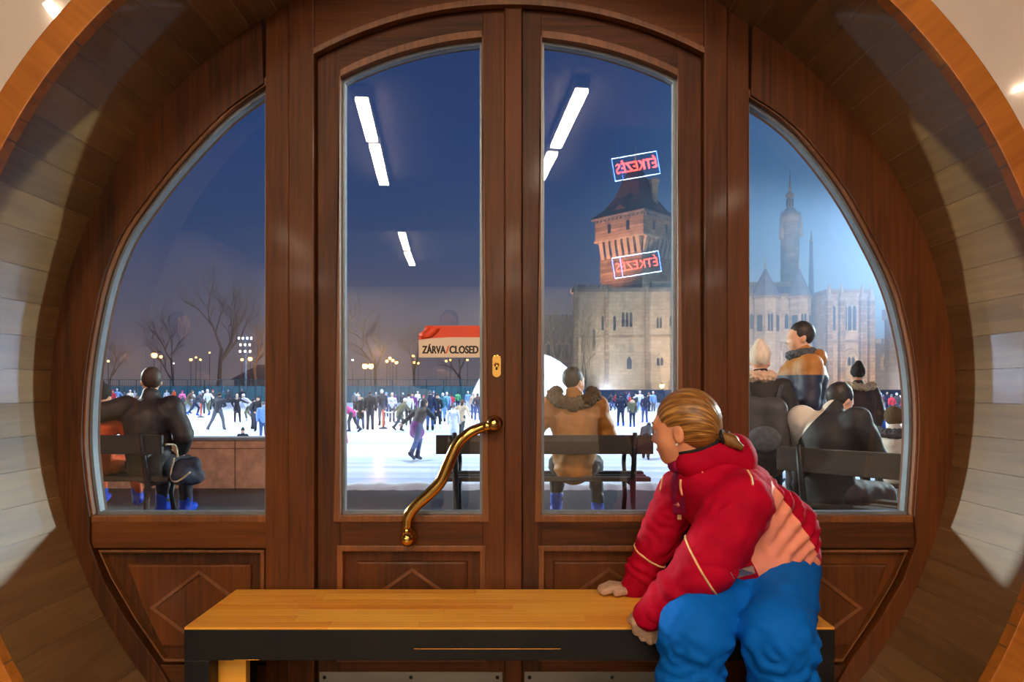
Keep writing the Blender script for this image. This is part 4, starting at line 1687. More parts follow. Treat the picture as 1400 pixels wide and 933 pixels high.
for px, wp in ((1047, 34), (1093, 28)):
    xa = xx_(px, HD) - hall.location.x
    w = wp * HD / F
    b_ = frustum('bay', (xa, 0.2), w, 0, w, zz(409, HD), M_CST2, hall, 0, 8)
    frustum('bay_cornice', (xa, 0.2), w + .5, zz(409, HD), w + .5, zz(406, HD), M_CST, b_, 0, 8)
    frustum('bay_roof', (xa, 0.2), w + .3, zz(406, HD), 0.15, zz(366, HD), M_ROOFB, b_, 0, 8)
    link('bay_finial', tube_mesh([(xa, 0.2, zz(368, HD)), (xa, .2, zz(349, HD))], [.14, .03], 6), M_CST2, b_)
    lancet(hall, px, 430, 454, HD, 0.2 - w / 2, 8, 2)
    for sx in (-1, 1):
        bm = bmesh.new()
        Rf = Matrix.Translation((xa, .2, 0)) @ Matrix.Rotation(sx * PI / 4, 4, 'Z')
        bm_box(bm, (-.45, -w / 2 - .08, zz(454, HD)), (.45, -w / 2 + .1, zz(432, HD)), Rf)
        link('bay_pane', bm_mesh(bm), M_WIN, b_)
for px in (1024, 1078):
    lancet(hall, px, 429, 450, HD, 0, 13, 2)
lancet(hall, 1078, 498, 512, HD, -.5, 9, 2)
lancet(hall, 1062, 480, 495, HD, -.5, 7, 1)
for k in range(20):
    xa = hx0 + (k + .5) * (hx1 - hx0) / 20
    box('corbel', (xa - .18, -.7, zz(474, HD)), (xa + .18, -.501, zz(470, HD)), M_CST2, hall)

# ---- chapel with the tall traceried window
CD = 114.0
chap = tag(empty('castle_chapel', (xx_(1160, CD), CD, ICE)), 'tall gothic castle chapel with traceried window seen through right window', 'building')
cx0, cx1 = xx_(1131, CD) - chap.location.x, xx_(1190, CD) - chap.location.x
box('wall', (cx0, 0, 0), (cx1, 8, zz(402, CD)), M_CST2, chap)
box('parapet', (cx0 - .3, -.35, zz(402, CD)), (cx1 + .3, 8, zz(396, CD)), M_CST, chap)
lancet(chap, 1161, 418, 452, CD, 0, 19, 3)
lancet(chap, 1139, 418, 452, CD, 0, 7, 1)
lancet(chap, 1163, 488, 500, CD, 0, 11, 2)
for px in (1132, 1149, 1177, 1189):
    xa = xx_(px, CD) - chap.location.x
    b_ = box('buttress', (xa - .45, -.9, 0), (xa + .45, -.003, zz(412, CD)), M_CST, chap, 0.05)
    frustum('pinnacle', (xa, -.45), 0.9, zz(412, CD), 0.05, zz(388, CD), M_CST2, b_, 0, 4)
box('string_course', (cx0 - .1, -.3, zz(470, CD)), (cx1 + .1, -.004, zz(466, CD)), M_CST, chap)
arcp = []
for k in range(13):
    t_ = PI * k / 12
    arcp.append((xx_(1163, CD) - chap.location.x + 1.5 * math.cos(t_), -.1, zz(494, CD) + 1.9 * math.sin(t_)))
link('round_arch', tube_mesh(arcp, .2, 6), M_CST2, chap)

# ---- low battlemented wing at the far right
LD = 122.0
low = tag(empty('castle_battlements', (xx_(1225, LD), LD, ICE)), 'hazy low battlemented castle wing at the right window edge', 'building')
lx0, lx1 = xx_(1196, LD) - low.location.x, xx_(1300, LD) - low.location.x
box('wall', (lx0, 0, 0), (lx1, 4, zz(470, LD)), M_CSTD, low)
for k in range(10):
    xa = lx0 + (k + .4) * (lx1 - lx0) / 10
    box('merlon', (xa - .4, -.1, zz(470, LD)), (xa + .4, .6, zz(463, LD)), M_CST2, low)
tw = frustum('turret', (xx_(1222, LD) - low.location.x, -1.0), 3.6, 0, 3.6, zz(425, LD), M_CSTD, low, 0, 8)
frustum('turret_top', (xx_(1222, LD) - low.location.x, -1.0), 4.4, zz(438, LD), 4.4, zz(424, LD), M_CST2, tw, 0, 8)
for px in (1210, 1236):
    lancet(low, px, 488, 503, LD, 0, 7, 1)

# ---- slender baroque spire above the hall
SD = 130.0
spire = tag(empty('church_spire', (xx_(1080, SD), SD, ICE)), 'slender pale spire rising above the castle hall', 'tower')
k_ = SD / F
link('tower_body', lathe_mesh([(1.9, 0), (1.8, zz(330, SD)), (1.4, zz(303, SD))], 8, smooth=False), M_CST2, spire)
link('onion_dome', lathe_mesh([(1.7, zz(303, SD)), (1.85, zz(298, SD)), (1.7, zz(293, SD)), (1.2, zz(289, SD)), (0.75, zz(285, SD))], 12), M_CST2, spire)
link('lantern', lathe_mesh([(0.62, zz(285, SD)), (0.6, zz(270, SD)), (0.85, zz(268.5, SD)), (0.8, zz(266, SD)), (0.4, zz(263, SD))], 8, smooth=False), M_CST2, spire)
for k in range(8):
    a_ = 2 * PI * (k + .5) / 8
    bm = bmesh.new()
    bm_box(bm, (.5, -.12, zz(283, SD)), (.66, .12, zz(273, SD)), Matrix.Rotation(a_, 4, 'Z'))
    link('lantern_opening', bm_mesh(bm), M_WIN, spire)
link('needle', lathe_mesh([(0.36, zz(264, SD)), (0.16, zz(250, SD)), (0.03, zz(233, SD)), (0.0, zz(232.5, SD))], 8), M_CST2, spire)
for px, pt, pb in ((1067, 289, 308), (1093, 290, 304)):
    xa = xx_(px, SD) - spire.location.x
    link('corner_pinnacle', tube_mesh([(xa, -.5, zz(pb + 20, SD)), (xa, -.5, zz(pb, SD)), (xa, -.5, zz(pt, SD))], [.5, .32, .03], 6), M_CST2, spire)
for px, pt, pb, y in ((1109, 314, 330, 128), (1072, 336, 372, 127)):
    t = tag(empty('roof_pinnacle', (xx_(px, y), y, ICE)), 'thin roof pinnacle %s' % ('right of the baroque spire' if px > 1100 else 'between the two bay roofs'), 'pinnacle')
    link('stem', tube_mesh([(0, 0, 0), (0, 0, zz(pb, y)), (0, 0, zz(pt, y))], [1.0, .3, .03], 8), M_ROOFB, t)
    link('knob', lathe_mesh([(0.0, zz(pb, y) - .3), (.45, zz(pb, y)), (0.0, zz(pb, y) + .3)], 8), M_CST2, t)

# ================================================================== PEOPLE
def V3(*a):
    return np.array(a, float)


def base_pose():
    return dict(pelvis=V3(0, 0, .95), belly=V3(0, .01, 1.1), chest=V3(0, 0, 1.30), neck=V3(0, 0, 1.47), head=V3(0, .02, 1.62),
                shL=V3(-.18, 0, 1.40), shR=V3(.18, 0, 1.40), elL=V3(-.25, -.03, 1.14), elR=V3(.25, -.03, 1.14), wrL=V3(-.25, .06, .90), wrR=V3(.25, .06, .90),
                hipL=V3(-.09, 0, .92), hipR=V3(.09, 0, .92), knL=V3(-.10, .03, .50), knR=V3(.10, .03, .50), anL=V3(-.11, 0, .10), anR=V3(.11, 0, .10))


def make_pose(kind):
    p = base_pose()
    U = dict()
    if kind == 'stand':
        pass
    elif kind == 'hands':                      # hands held in front of the chest
        U = dict(elL=(-.24, .02, 1.14), elR=(.24, .02, 1.14), wrL=(-.07, .26, 1.18), wrR=(.07, .27, 1.16))
    elif kind == 'pockets':
        U = dict(elL=(-.29, -.06, 1.13), elR=(.29, -.06, 1.13), wrL=(-.17, .06, .98), wrR=(.17, .06, .98), anL=(-.16, 0, .10), anR=(.13, .02, .10), knL=(-.14, .03, .5))
    elif kind == 'stride':                     # pushing off, body bent forwards
        U = dict(pelvis=(0, -.05, .88), belly=(0, .03, 1.02), chest=(0, .14, 1.19), neck=(0, .22, 1.35), head=(0, .28, 1.48), shL=(-.18, .17, 1.29), shR=(.18, .17, 1.29),
                 elL=(-.33, .0, 1.08), elR=(.28, .32, 1.08), wrL=(-.42, -.12, .95), wrR=(.15, .50, 1.05), hipL=(-.09, -.05, .86), hipR=(.09, -.05, .86),
                 knL=(-.12, .22, .52), anL=(-.10, .10, .10), knR=(.16, -.22, .50), anR=(.26, -.52, .22))
    elif kind == 'wide':                       # legs apart, seen from behind
        U = dict(pelvis=(0, 0, .88), hipL=(-.1, 0, .85), hipR=(.1, 0, .85), knL=(-.26, .05, .47), anL=(-.44, .0, .10), knR=(.20, .05, .47), anR=(.27, .0, .10), chest=(0, .08, 1.22), belly=(0, .04, 1.03), neck=(0, .13, 1.39), head=(0, .17, 1.53),
                 shL=(-.19, .09, 1.33), shR=(.19, .09, 1.33), elL=(-.26, .14, 1.08), elR=(.26, .14, 1.08), wrL=(-.14, .26, 1.02), wrR=(.14, .26, 1.02))
    elif kind == 'lean':                       # bent right over
        U = dict(pelvis=(0, -.12, .85), belly=(0, .05, .95), chest=(0, .26, 1.04), neck=(0, .42, 1.10), head=(0, .55, 1.16), shL=(-.17, .34, 1.07), shR=(.17, .34, 1.07),
                 elL=(-.24, .42, .84), elR=(.24, .45, .84), wrL=(-.18, .58, .66), wrR=(.18, .62, .66), hipL=(-.09, -.1, .83), hipR=(.09, -.1, .83), knL=(-.11, .02, .47), knR=(.12, -.2, .46), anR=(.12, -.42, .14))
    elif kind == 'arm':                        # one arm out to the side
        U = dict(elR=(.42, .04, 1.25), wrR=(.64, .10, 1.18), elL=(-.28, .02, 1.14), wrL=(-.22, .2, .98), knL=(-.12, .12, .5), anL=(-.12, .04, .1), anR=(.18, -.12, .1), knR=(.15, -.02, .5))
    elif kind == 'glide':                      # weight on one leg, other trailing
        U = dict(knL=(-.09, .10, .50), anL=(-.08, .02, .1), knR=(.12, -.1, .5), anR=(.16, -.34, .2), elL=(-.36, .04, 1.2), wrL=(-.50, .16, 1.08), elR=(.34, -.04, 1.2), wrR=(.44, -.14, 1.02), chest=(0, .06, 1.29), neck=(0, .1, 1.46), head=(0, .13, 1.60), shL=(-.18, .06, 1.39), shR=(.18, .06, 1.39))
    elif kind == 'sit':
        U = dict(pelvis=(0, .02, .55), belly=(0, .0, .70), chest=(0, .0, .92), neck=(0, .04, 1.10), head=(0, .08, 1.25), shL=(-.19, .02, 1.04), shR=(.19, .02, 1.04), elL=(-.27, .10, .80), elR=(.27, .10, .80), wrL=(-.12, .32, .70), wrR=(.12, .32, .70),
                 hipL=(-.1, .05, .54), hipR=(.1, .05, .54), knL=(-.17, .47, .52), knR=(.17, .47, .52), anL=(-.19, .56, .12), anR=(.19, .54, .12))
    for k_, v_ in U.items():
        p[k_] = V3(*v_)
    return p


def face_prims(S, c, R, s, lab, hair_lab=None):
    """a head at c, rotated by R (3x3; local +Y is where it looks), s = size"""
    def q(v):
        return c + R @ (np.array(v) * s)
    Rm_ = R

    def e(v, r, k=0.012):
        S.ell(q(v), np.array(r) * s, lab, k * s, Rm_)
    e((0, -.012, .03), (.074, .094, .086))
    e((0, .03, -.03), (.06, .062, .085), .03)
    e((0, .058, -.088), (.028, .026, .022), .03)
    e((.034, .048, -.035), (.028, .03, .032), .02)
    e((-.034, .048, -.035), (.028, .03, .032), .02)
    e((0, .074, .022), (.05, .02, .014), .02)
    S.cone(q((0, .088, .005)), q((0, .103, -.028)), .006 * s, .0100 * s, lab, .012 * s)
    e((.011, .095, -.032), (.009, .01, .008), .008)
    e((-.011, .095, -.032), (.009, .01, .008), .008)
    e((0, .089, -.057), (.02, .009, .0055), .006)
    e((0, .087, -.067), (.018, .009, .006), .006)
    for sx in (-1, 1):
        e((sx * .075, -.008, -.012), (.009, .019, .031), .006)
        e((sx * .079, -.014, .0), (.008, .012, .016), .006)


def person_sdf(p, s=1.0, bulk=1.0, coat=0.0, lab=None, hat='hat', hair_long=False, hood=False, head_R=None, detail_face=False, coat_lab=2):
    """labels: 0 skin, 1 hat or hair, 2 jacket, 3 trousers, 4 boots, 5 trim"""
    S = Sdf()
    J = 2
    b = bulk
    up = p['chest'] - p['pelvis']
    up = up / np.linalg.norm(up)
    S.cone(p['pelvis'], p['belly'], .135 * b, .13 * b, J, .06)
    S.cone(p['belly'], p['chest'], .135 * b, .15 * b, J, .06)
    for q in 'LR':
        S.cone(p['neck'] - up * .05, p['sh' + q] - up * .02, .066, .074, J, .05)
        S.cone(p['chest'], p['sh' + q] - up * .05, .12 * b, .07 * b, J, .05)
    S.cone(p['chest'], p['neck'], .12 * b, .075, J, .05)
    S.cone(p['neck'] - up * .03, p['neck'] + up * .045, .085, .072, J, .02)
    for q in 'LR':
        S.cone(p['sh' + q], p['el' + q], .078 * b, .064 * b, J, .03)
        S.cone(p['el' + q], p['wr' + q], .064 * b, .048 * b, J, .02)
        dv = p['wr' + q] - p['el' + q]
        dv = dv / np.linalg.norm(dv)
        S.cone(p['wr' + q] + dv * .02, p['wr' + q] + dv * .10, .04, .034, 0, .01)
        S.cone(p['hip' + q], p['kn' + q], .10 * (0.5 + .5 * b), .072, 3, .03)
        S.cone(p['kn' + q], p['an' + q], .07, .055, 3, .02)
        sv = p['an' + q] - p['kn' + q]
        sv = sv / np.linalg.norm(sv)
        fw = V3(0, 1, 0) - sv * sv[1]
        fw = fw / np.linalg.norm(fw)
        an = p['an' + q]
        S.cone(an - sv * .10, an + sv * .02, .06, .058, 4, .015)
        S.cone(an + sv * .035 - fw * .04, an + sv * .045 + fw * .15, .05, .04, 4, .02)
        S.cone(an + sv * .088 - fw * .07, an + sv * .088 + fw * .17, .012, .012, 4, .006)
    if coat > 0:
        m = (p['hipL'] + p['hipR']) / 2
        k_ = (p['knL'] + p['knR']) / 2
        S.cone(p['pelvis'], m + (k_ - m) * coat, .15 * b, .20 * b, coat_lab, .06)
    h = p['head']
    R = head_R if head_R is not None else np.eye(3)

    def q(v):
        return h + R @ np.array(v)
    if detail_face:
        face_prims(S, h, R, 1.0, 0)
    else:
        S.ell(h, (.075, .092, .112), 0, .01, R)
        S.cone(q((0, .08, -.005)), q((0, .1, -.03)), .012, .014, 0, .012)
        S.ell(q((0, .05, -.075)), (.04, .04, .035), 0, .02, R)
    S.cone(h + V3(0, -.01, -.05), p['neck'] - V3(0, 0, .05), .05, .058, 0, .02)
    if hat == 'hat':
        S.ell(q((0, -.018, .055)), (.086, .104, .088), 1, .01, R)
        S.ell(q((0, -.02, .135)), (.03, .03, .028), 1, .008, R)
    elif hat == 'beanie':
        S.ell(q((0, -.018, .055)), (.088, .106, .10), 1, .01, R)
        S.cone(q((0, -.03, .10)), q((0, -.05, .16)), .07, .045, 1, .03)
    elif hat == 'hair':
        S.ell(q((0, -.022, .035)), (.083, .095, .098), 1, .01, R)
    elif hat == 'bigfur':
        S.ell(q((0, -.03, .03)), (.12, .12, .13), 1, .02, R)
    if hair_long:
        S.cone(q((0, -.07, .0)), q((0, -.09, -.2)), .075, .05, 1, .03)
    if hood:
        S.ell(p['neck'] + V3(0, -.08, .03), (.14, .09, .08), 5, .02)
    if s != 1.0:
        for i, pr in enumerate(S.p):
            pr = list(pr)
            if pr[0] == 'c':
                pr[1], pr[2], pr[3], pr[4] = pr[1] * s, pr[2] * s, pr[3] * s, pr[4] * s
            else:
                pr[1], pr[2] = pr[1] * s, pr[2] * s
            pr[6] *= s
            S.p[i] = tuple(pr)
    return S


SK = {}
COLS = dict(black=(22, 22, 28), navy=(28, 38, 66), grey=(96, 98, 104), dgrey=(54, 56, 62), white=(226, 228, 232), pink=(226, 110, 160), red=(196, 40, 56), orange=(236, 100, 50), brown=(92, 66, 50), olive=(104, 104, 76),
            purple=(120, 48, 128), blue=(44, 90, 180), lblue=(120, 160, 210), jeans=(60, 84, 130), beige=(196, 172, 140), teal=(50, 110, 120), green=(90, 170, 110), yellow=(220, 200, 70), tan=(168, 120, 62), magenta=(190, 60, 130), bluebt=(26, 76, 200), skin=(222, 170, 140), dbrown=(52, 38, 30), cream=(220, 208, 186))


def cm(n):
    return M('cloth_' + n, COLS[n], 0.75, var=0.18, scale=14)


M_SKIN = M('skin', (224, 170, 138), 0.5, var=0.06, scale=6)


def skater_mesh(kind, hat, hood, coat, bulk, cl=2):
    key = (kind, hat, hood, coat, bulk, cl)
    if key not in SK:
        S = person_sdf(make_pose(kind), 1.0, bulk, coat, hat=hat, hood=hood, hair_long=(hat == 'hair' and coat > 0), coat_lab=cl)
        me = S.mesh(0.026, 1)
        for _ in range(6):
            me.materials.append(M_SKIN)
        SK[key] = me
    return SK[key]


def skater(px, hy, fy, yaw, kind, hatc, jc, tc, bc, desc, hat='hat', hood=False, coat=0.0, bulk=1.0, trimc='brown', dd=None, cl=2):
    d = F * (CZ - ICE) / (fy - HY)
    if dd:
        d += dd
    me = skater_mesh(kind, hat, hood, coat, bulk, cl)
    topz = max(v.co.z for v in me.vertices)
    want = (fy - hy) * d / F
    s = want / topz
    o = link('person', me)
    o.location = ((px - 700) * d / F, d, ICE - min(v.co.z for v in me.vertices) * s)
    o.scale = (s, s, s)
    o.rotation_euler = (0, 0, math.radians(yaw))
    for i, m_ in enumerate((M_SKIN, cm(hatc), cm(jc), cm(tc), cm(bc), cm(trimc))):
        o.material_slots[i].link = 'OBJECT'
        o.material_slots[i].material = m_
    tag(o, desc, 'person', 'skaters on the ice')
    return o


# columns: x, head row, feet row, yaw (0 looks away), pose, hat, jacket, trousers, skates, label, options
SKATERS = [
    # left window
    (238, 532, 557, 150, 'hands', 'blue', 'orange', 'grey', 'black', 'skater in orange jacket behind the seated man in the left window', {}),
    (249, 534, 561, 20, 'stand', 'magenta', 'pink', 'jeans', 'white', 'skater in pink jacket at far left rink side', {}),
    (257, 534.5, 566, -70, 'stride', 'brown', 'brown', 'olive', 'dgrey', 'skater in brown jacket bent forward left of the first orange post', {'hat': 'hair', 'bulk': 1.2}),
    (263, 535, 560, 180, 'stand', 'white', 'white', 'grey', 'white', 'white-clad skater behind the brown one by the first orange post', {}),
    (267.5, 536, 569, -60, 'stride', 'lblue', 'dgrey', 'navy', 'blue', 'dark skater with blue boots left of the first orange post', {}),
    (277, 534, 566, 10, 'stand', 'white', 'dgrey', 'dgrey', 'black', 'grey skater just right of the first orange post', {'hat': 'hair'}),
    (285, 532.5, 568, 170, 'glide', 'white', 'white', 'olive', 'blue', 'skater in white top and olive trousers between post and striding man', {}),
    (291, 533, 561, 200, 'arm', 'red', 'dgrey', 'black', 'black', 'skater in red hat and dark jacket behind the striding man', {}),
    (298, 537, 588, 0, 'wide', 'dbrown', 'dgrey', 'grey', 'grey', 'man in dark grey striding with legs apart, seen from behind', {'hat': 'hair'}),
    (324, 539, 578, 20, 'arm', 'beige', 'black', 'black', 'navy', 'fair-haired skater in short black dress reaching right', {'hat': 'hair', 'coat': .35}),
    (338, 539, 577, 150, 'stride', 'white', 'white', 'olive', 'white', 'skater in white jacket beside the black dress', {}),
    (331, 532, 556, 190, 'stand', 'white', 'navy', 'navy', 'black', 'far skater in navy below the floodlight mast', {}),
    (346, 545, 587, -40, 'stand', 'navy', 'navy', 'dgrey', 'black', 'navy skater between white jacket and the window post', {'hat': 'hair'}),
    (353, 541, 590, 190, 'pockets', 'black', 'black', 'navy', 'black', 'black-hooded skater near the right edge of the left window', {'hood': True, 'trimc': 'black'}),
    (360, 549, 602, 20, 'stand', 'grey', 'lblue', 'jeans', 'white', 'skater in pale grey-blue jacket at right edge of the left window', {'bulk': 1.25}),
    (122, 535, 560, 40, 'stand', 'pink', 'green', 'white', 'white', 'skater in green jacket at the extreme left of the ice', {}),
    (128, 533, 563, 170, 'hands', 'white', 'white', 'dgrey', 'white', 'white skater second from the extreme left of the ice', {}),
    (134, 534, 559, 20, 'stand', 'navy', 'white', 'black', 'black', 'skater in navy hat third from the extreme left of the ice', {}),
    (154.5, 533, 559, 170, 'stand', 'red', 'red', 'grey', 'black', 'skater in red right of the child in black pompom hat', {}),
    (161, 531.5, 558, 60, 'glide', 'white', 'lblue', 'white', 'white', 'pale skater gliding right of the red one at far left', {}),
    (170, 534, 557, 0, 'stand', 'black', 'grey', 'black', 'black', 'small grey skater above the seated man\'s arm', {}),
    (178, 533, 559.5, 190, 'stand', 'white', 'cream', 'jeans', 'white', 'small cream skater above the seated man\'s arm', {}),
    (184, 534, 556.5, 30, 'hands', 'white', 'white', 'navy', 'black', 'small white skater left of the seated man\'s face', {}),
    (228, 533, 557, 200, 'stand', 'beige', 'white', 'grey', 'white', 'small white skater right of the seated man\'s head', {}),
    (305, 534, 557, 20, 'stand', 'lblue', 'teal', 'navy', 'black', 'far teal skater right of the striding man', {}),
    (312, 533, 556, 180, 'stand', 'white', 'grey', 'grey', 'white', 'far grey skater midway between striding man and black dress', {}),
    # left door glass
    (492.5, 541, 587, 185, 'pockets', 'black', 'black', 'jeans', 'black', 'woman in long black coat, left of the dark pair in the middle', {'coat': .45, 'hat': 'hair'}),
    (506, 534.5, 588, 0, 'stand', 'dgrey', 'black', 'dgrey', 'black', 'man in black jacket, right of the dark pair in the middle', {'hat': 'hair', 'bulk': 1.1}),
    (522, 532, 582, 30, 'stand', 'white', 'dgrey', 'grey', 'black', 'skater in white hat and dark jacket behind the front orange post', {}),
    (528, 536, 574, 160, 'stand', 'lblue', 'blue', 'jeans', 'white', 'skater in blue behind the front orange post', {}),
    (536, 537, 577.5, 190, 'hands', 'cream', 'white', 'grey', 'black', 'skater in white jacket in the middle crowd by the tape', {}),
    (547.5, 545, 590, -50, 'stride', 'white', 'olive', 'dgrey', 'black', 'skater in white cap and olive-grey coat hurrying left', {'coat': .3}),
    (558.5, 538, 582, 10, 'stand', 'dbrown', 'white', 'black', 'black', 'skater in white top and black trousers left of the purple skirt', {'hat': 'hair'}),
    (564, 536, 578, 170, 'stand', 'black', 'purple', 'navy', 'black', 'skater in purple jacket behind the white top', {}),
    (479, 552, 591, 75, 'lean', 'white', 'magenta', 'dgrey', 'navy', 'child in rose jacket bent far forward by the left stile', {'bulk': 1.15}),
    (466, 572, 634, -30, 'stand', 'dgrey', 'pink', 'blue', 'white', 'child in pink and blue flowered suit cut by the left stile', {'bulk': 1.2}),
    (571, 546, 630, -35, 'stride', 'dgrey', 'dgrey', 'jeans', 'navy', 'skater in dark top and purple skirt over jeans, largest on the ice', {'hat': 'hair', 'coat': .35, 'cl': 5, 'trimc': 'purple'}),
    (588, 534, 589, 0, 'stand', 'grey', 'navy', 'jeans', 'black', 'tall man in navy jacket right of the purple skirt', {'hat': 'hair', 'bulk': 1.1}),
    (579.5, 540, 577, 180, 'stand', 'red', 'white', 'jeans', 'white', 'skater with red hat and white scarf behind the tall navy man', {}),
    (597.5, 538, 586, 200, 'pockets', 'dbrown', 'black', 'black', 'white', 'skater in black with fur collar right of the tall navy man', {'hood': True, 'coat': .25}),
    (605.5, 537, 577, 20, 'stand', 'white', 'teal', 'lblue', 'black', 'skater in teal jacket in the middle crowd', {}),
    (611, 536, 571, 190, 'stand', 'white', 'lblue', 'jeans', 'white', 'pale blue skater behind the teal jacket', {}),
    (617, 539, 567, 0, 'hands', 'dbrown', 'red', 'dgrey', 'black', 'skater in red jacket behind the white coat', {'hat': 'hair'}),
    (620, 552, 604, 0, 'stand', 'grey', 'white', 'white', 'grey', 'skater in long white coat and grey hat above the outdoor bench', {'coat': .7}),
    (631, 547, 598, -20, 'glide', 'brown', 'beige', 'dgrey', 'black', 'long-haired skater in beige beside the white coat', {'hat': 'hair', 'coat': .3}),
    (640, 535, 562, 170, 'stand', 'white', 'lblue', 'white', 'white', 'pale skater at the foot of the dome left side', {}),
    (647.5, 536, 573, 200, 'stand', 'cream', 'beige', 'jeans', 'black', 'skater in beige left of the navy one with blue skates', {}),
    (653, 538, 575, 10, 'pockets', 'dbrown', 'navy', 'jeans', 'bluebt', 'skater in navy jacket and blue skates by the brass handle', {'hood': True, 'hat': 'hair'}),
    (514, 536, 562, 190, 'stand', 'white', 'grey', 'navy', 'white', 'far grey skater right of the dark pair', {}),
    (485, 537, 561, 20, 'stand', 'lblue', 'grey', 'black', 'black', 'far grey skater left of the dark pair', {}),
    (551, 537, 563, 0, 'stand', 'white', 'dgrey', 'navy', 'black', 'far dark skater behind the white cap', {}),
    (571, 535, 561, 180, 'hands', 'white', 'white', 'dgrey', 'white', 'far white skater above the purple skirt', {}),
    (593, 534, 562, 170, 'stand', 'lblue', 'navy', 'dgrey', 'black', 'far skater in pale blue hat behind the tall navy man', {}),
    (626, 536, 560, 20, 'stand', 'dbrown', 'green', 'navy', 'black', 'far green skater above the white coat', {'hat': 'hair'}),
    # right door glass
    (743, 540, 568, 20, 'stand', 'dgrey', 'yellow', 'navy', 'black', 'small skater in yellow at left edge of the right door glass', {}),
    (749, 545, 577, 60, 'glide', 'grey', 'blue', 'white', 'white', 'skater in blue and white leaning beside the seated tan jacket', {}),
    (757, 535, 561, 0, 'stand', 'dgrey', 'grey', 'dgrey', 'black', 'tiny grey skater left of two against the white dome', {}),
    (770, 537, 561, 180, 'stand', 'grey', 'cream', 'grey', 'black', 'tiny cream skater right of two against the white dome', {}),
    (849, 538, 583, 0, 'pockets', 'navy', 'navy', 'navy', 'bluebt', 'man in navy jacket and blue skates, left of the couple', {'hat': 'hair', 'bulk': 1.1}),
    (864.5, 543, 584, 0, 'stand', 'brown', 'olive', 'navy', 'bluebt', 'woman in fur-hooded olive jacket, right of the couple', {'hood': True, 'trimc': 'beige'}),
    (882, 539, 578, 10, 'pockets', 'navy', 'navy', 'jeans', 'bluebt', 'skater in navy with blue skates just left of the girl', {'hat': 'hair'}),
    (875, 535, 565, 170, 'arm', 'white', 'white', 'lblue', 'white', 'white skater with raised arm behind the navy ones', {}),
    (893, 535, 566, 200, 'stand', 'cream', 'lblue', 'grey', 'white', 'pale skater partly behind the girl\'s forehead', {}),
    (814, 536, 560, 10, 'hands', 'white', 'dgrey', 'navy', 'black', 'tiny dark skater right of the seated tan jacket\'s head', {}),
    (884, 579, 628, -20, 'lean', 'dgrey', 'black', 'black', 'black', 'person in black crouching at the rink edge by the girl', {'bulk': 1.2}),
    # right window
    (1075, 542, 588, 0, 'stand', 'blue', 'lblue', 'grey', 'black', 'skater in pale grey jacket between the two standing friends', {}),
    (1219, 539, 571.5, 10, 'pockets', 'grey', 'red', 'dgrey', 'black', 'skater in red jacket at the right of the far ice', {}),
    (1226, 537, 570, 0, 'stand', 'white', 'dgrey', 'navy', 'black', 'dark skater right of the red jacket in the right window', {}),
    (1231.5, 541, 568, 180, 'stand', 'white', 'red', 'navy', 'black', 'small second red skater at the right window edge', {}),
    (1204, 537, 567, 200, 'stand', 'white', 'brown', 'dgrey', 'black', 'brown-clad skater left of the red jacket in the right window', {}),
    (1240, 548, 583, 160, 'stand', 'white', 'white', 'lblue', 'white', 'white-clad skater at the extreme right of the ice', {}),
    (1213, 536, 562, 20, 'stand', 'beige', 'navy', 'navy', 'black', 'tiny navy skater between brown and red ones at right', {}),
    (1059, 540, 568, 190, 'stand', 'grey', 'white', 'lblue', 'white', 'tiny white skater left of the standing man in tan and navy', {}),
    (1196, 556, 642, -60, 'stand', 'blue', 'blue', 'blue', 'white', 'child in bright blue snowsuit with neon collar by the dark coat', {'hood': True, 'trimc': 'yellow', 'bulk': 1.45, 'coat': .4}),
    (332, 584, 634, 190, 'stand', 'black', 'navy', 'black', 'black', 'child in black hat peeping over the stone parapet', {'hat': 'beanie', 'bulk': 1.1}),
]
placed = [skater(*sk[:10], **sk[10]).location.xy.copy() for sk in SKATERS]
# the dense line of small figures along the far boards
rc = random.Random(19)
names = ['white', 'navy', 'black', 'grey', 'red', 'lblue', 'cream', 'dgrey', 'teal', 'purple', 'brown', 'blue']
made = 0
seen = set()
for _ in range(600):
    a_, b_ = rc.choice(((121, 362), (467, 655), (742, 770), (815, 925), (1024, 1064), (1200, 1246)))
    px = rc.uniform(a_, b_)
    d = rc.uniform(62, 76)
    q = Vector(((px - 700) * d / F, d))
    if abs(q.x - dome.location.x) < 6.2 and abs(d - dome.location.y) < 6.5:
        continue
    if any((q - w).length < 1.3 for w in placed):
        continue
    placed.append(q)
    fy = HY + F * (CZ - ICE) / d
    hgt = rc.uniform(1.45, 1.85)
    pane = {121: 'left window', 467: 'left door glass', 742: 'right door glass', 815: 'right door glass', 1024: 'right window', 1200: 'right window'}[a_]
    word = lambda n_: {'dgrey': 'dark grey', 'lblue': 'pale blue'}.get(n_, n_)
    for _t in range(50):
        ht, hc_, jc_, tc_ = rc.choice(('hat', 'hair')), rc.choice(names), rc.choice(names), rc.choice(('navy', 'black', 'dgrey', 'jeans', 'grey'))
        tw_ = 'jeans' if tc_ == 'jeans' else word(tc_) + ' trousers'
        ds = ('far skater in %s hat, %s jacket and %s, %s' % (word(hc_), word(jc_), tw_, pane)) if ht == 'hat' else ('bareheaded far skater in %s jacket and %s, %s' % (word(jc_), tw_, pane))
        if ds not in seen:
            break
    seen.add(ds)
    skater(px, fy - hgt * F / d, fy, rc.uniform(-180, 180), rc.choice(('stand', 'hands', 'pockets', 'glide')), hc_ if ht == 'hat' else 'dbrown', jc_, tc_, rc.choice(('white', 'black', 'navy')), ds, hat=ht)['group'] = 'small skaters along the far boards'
    made += 1
    if made >= 44:
        break


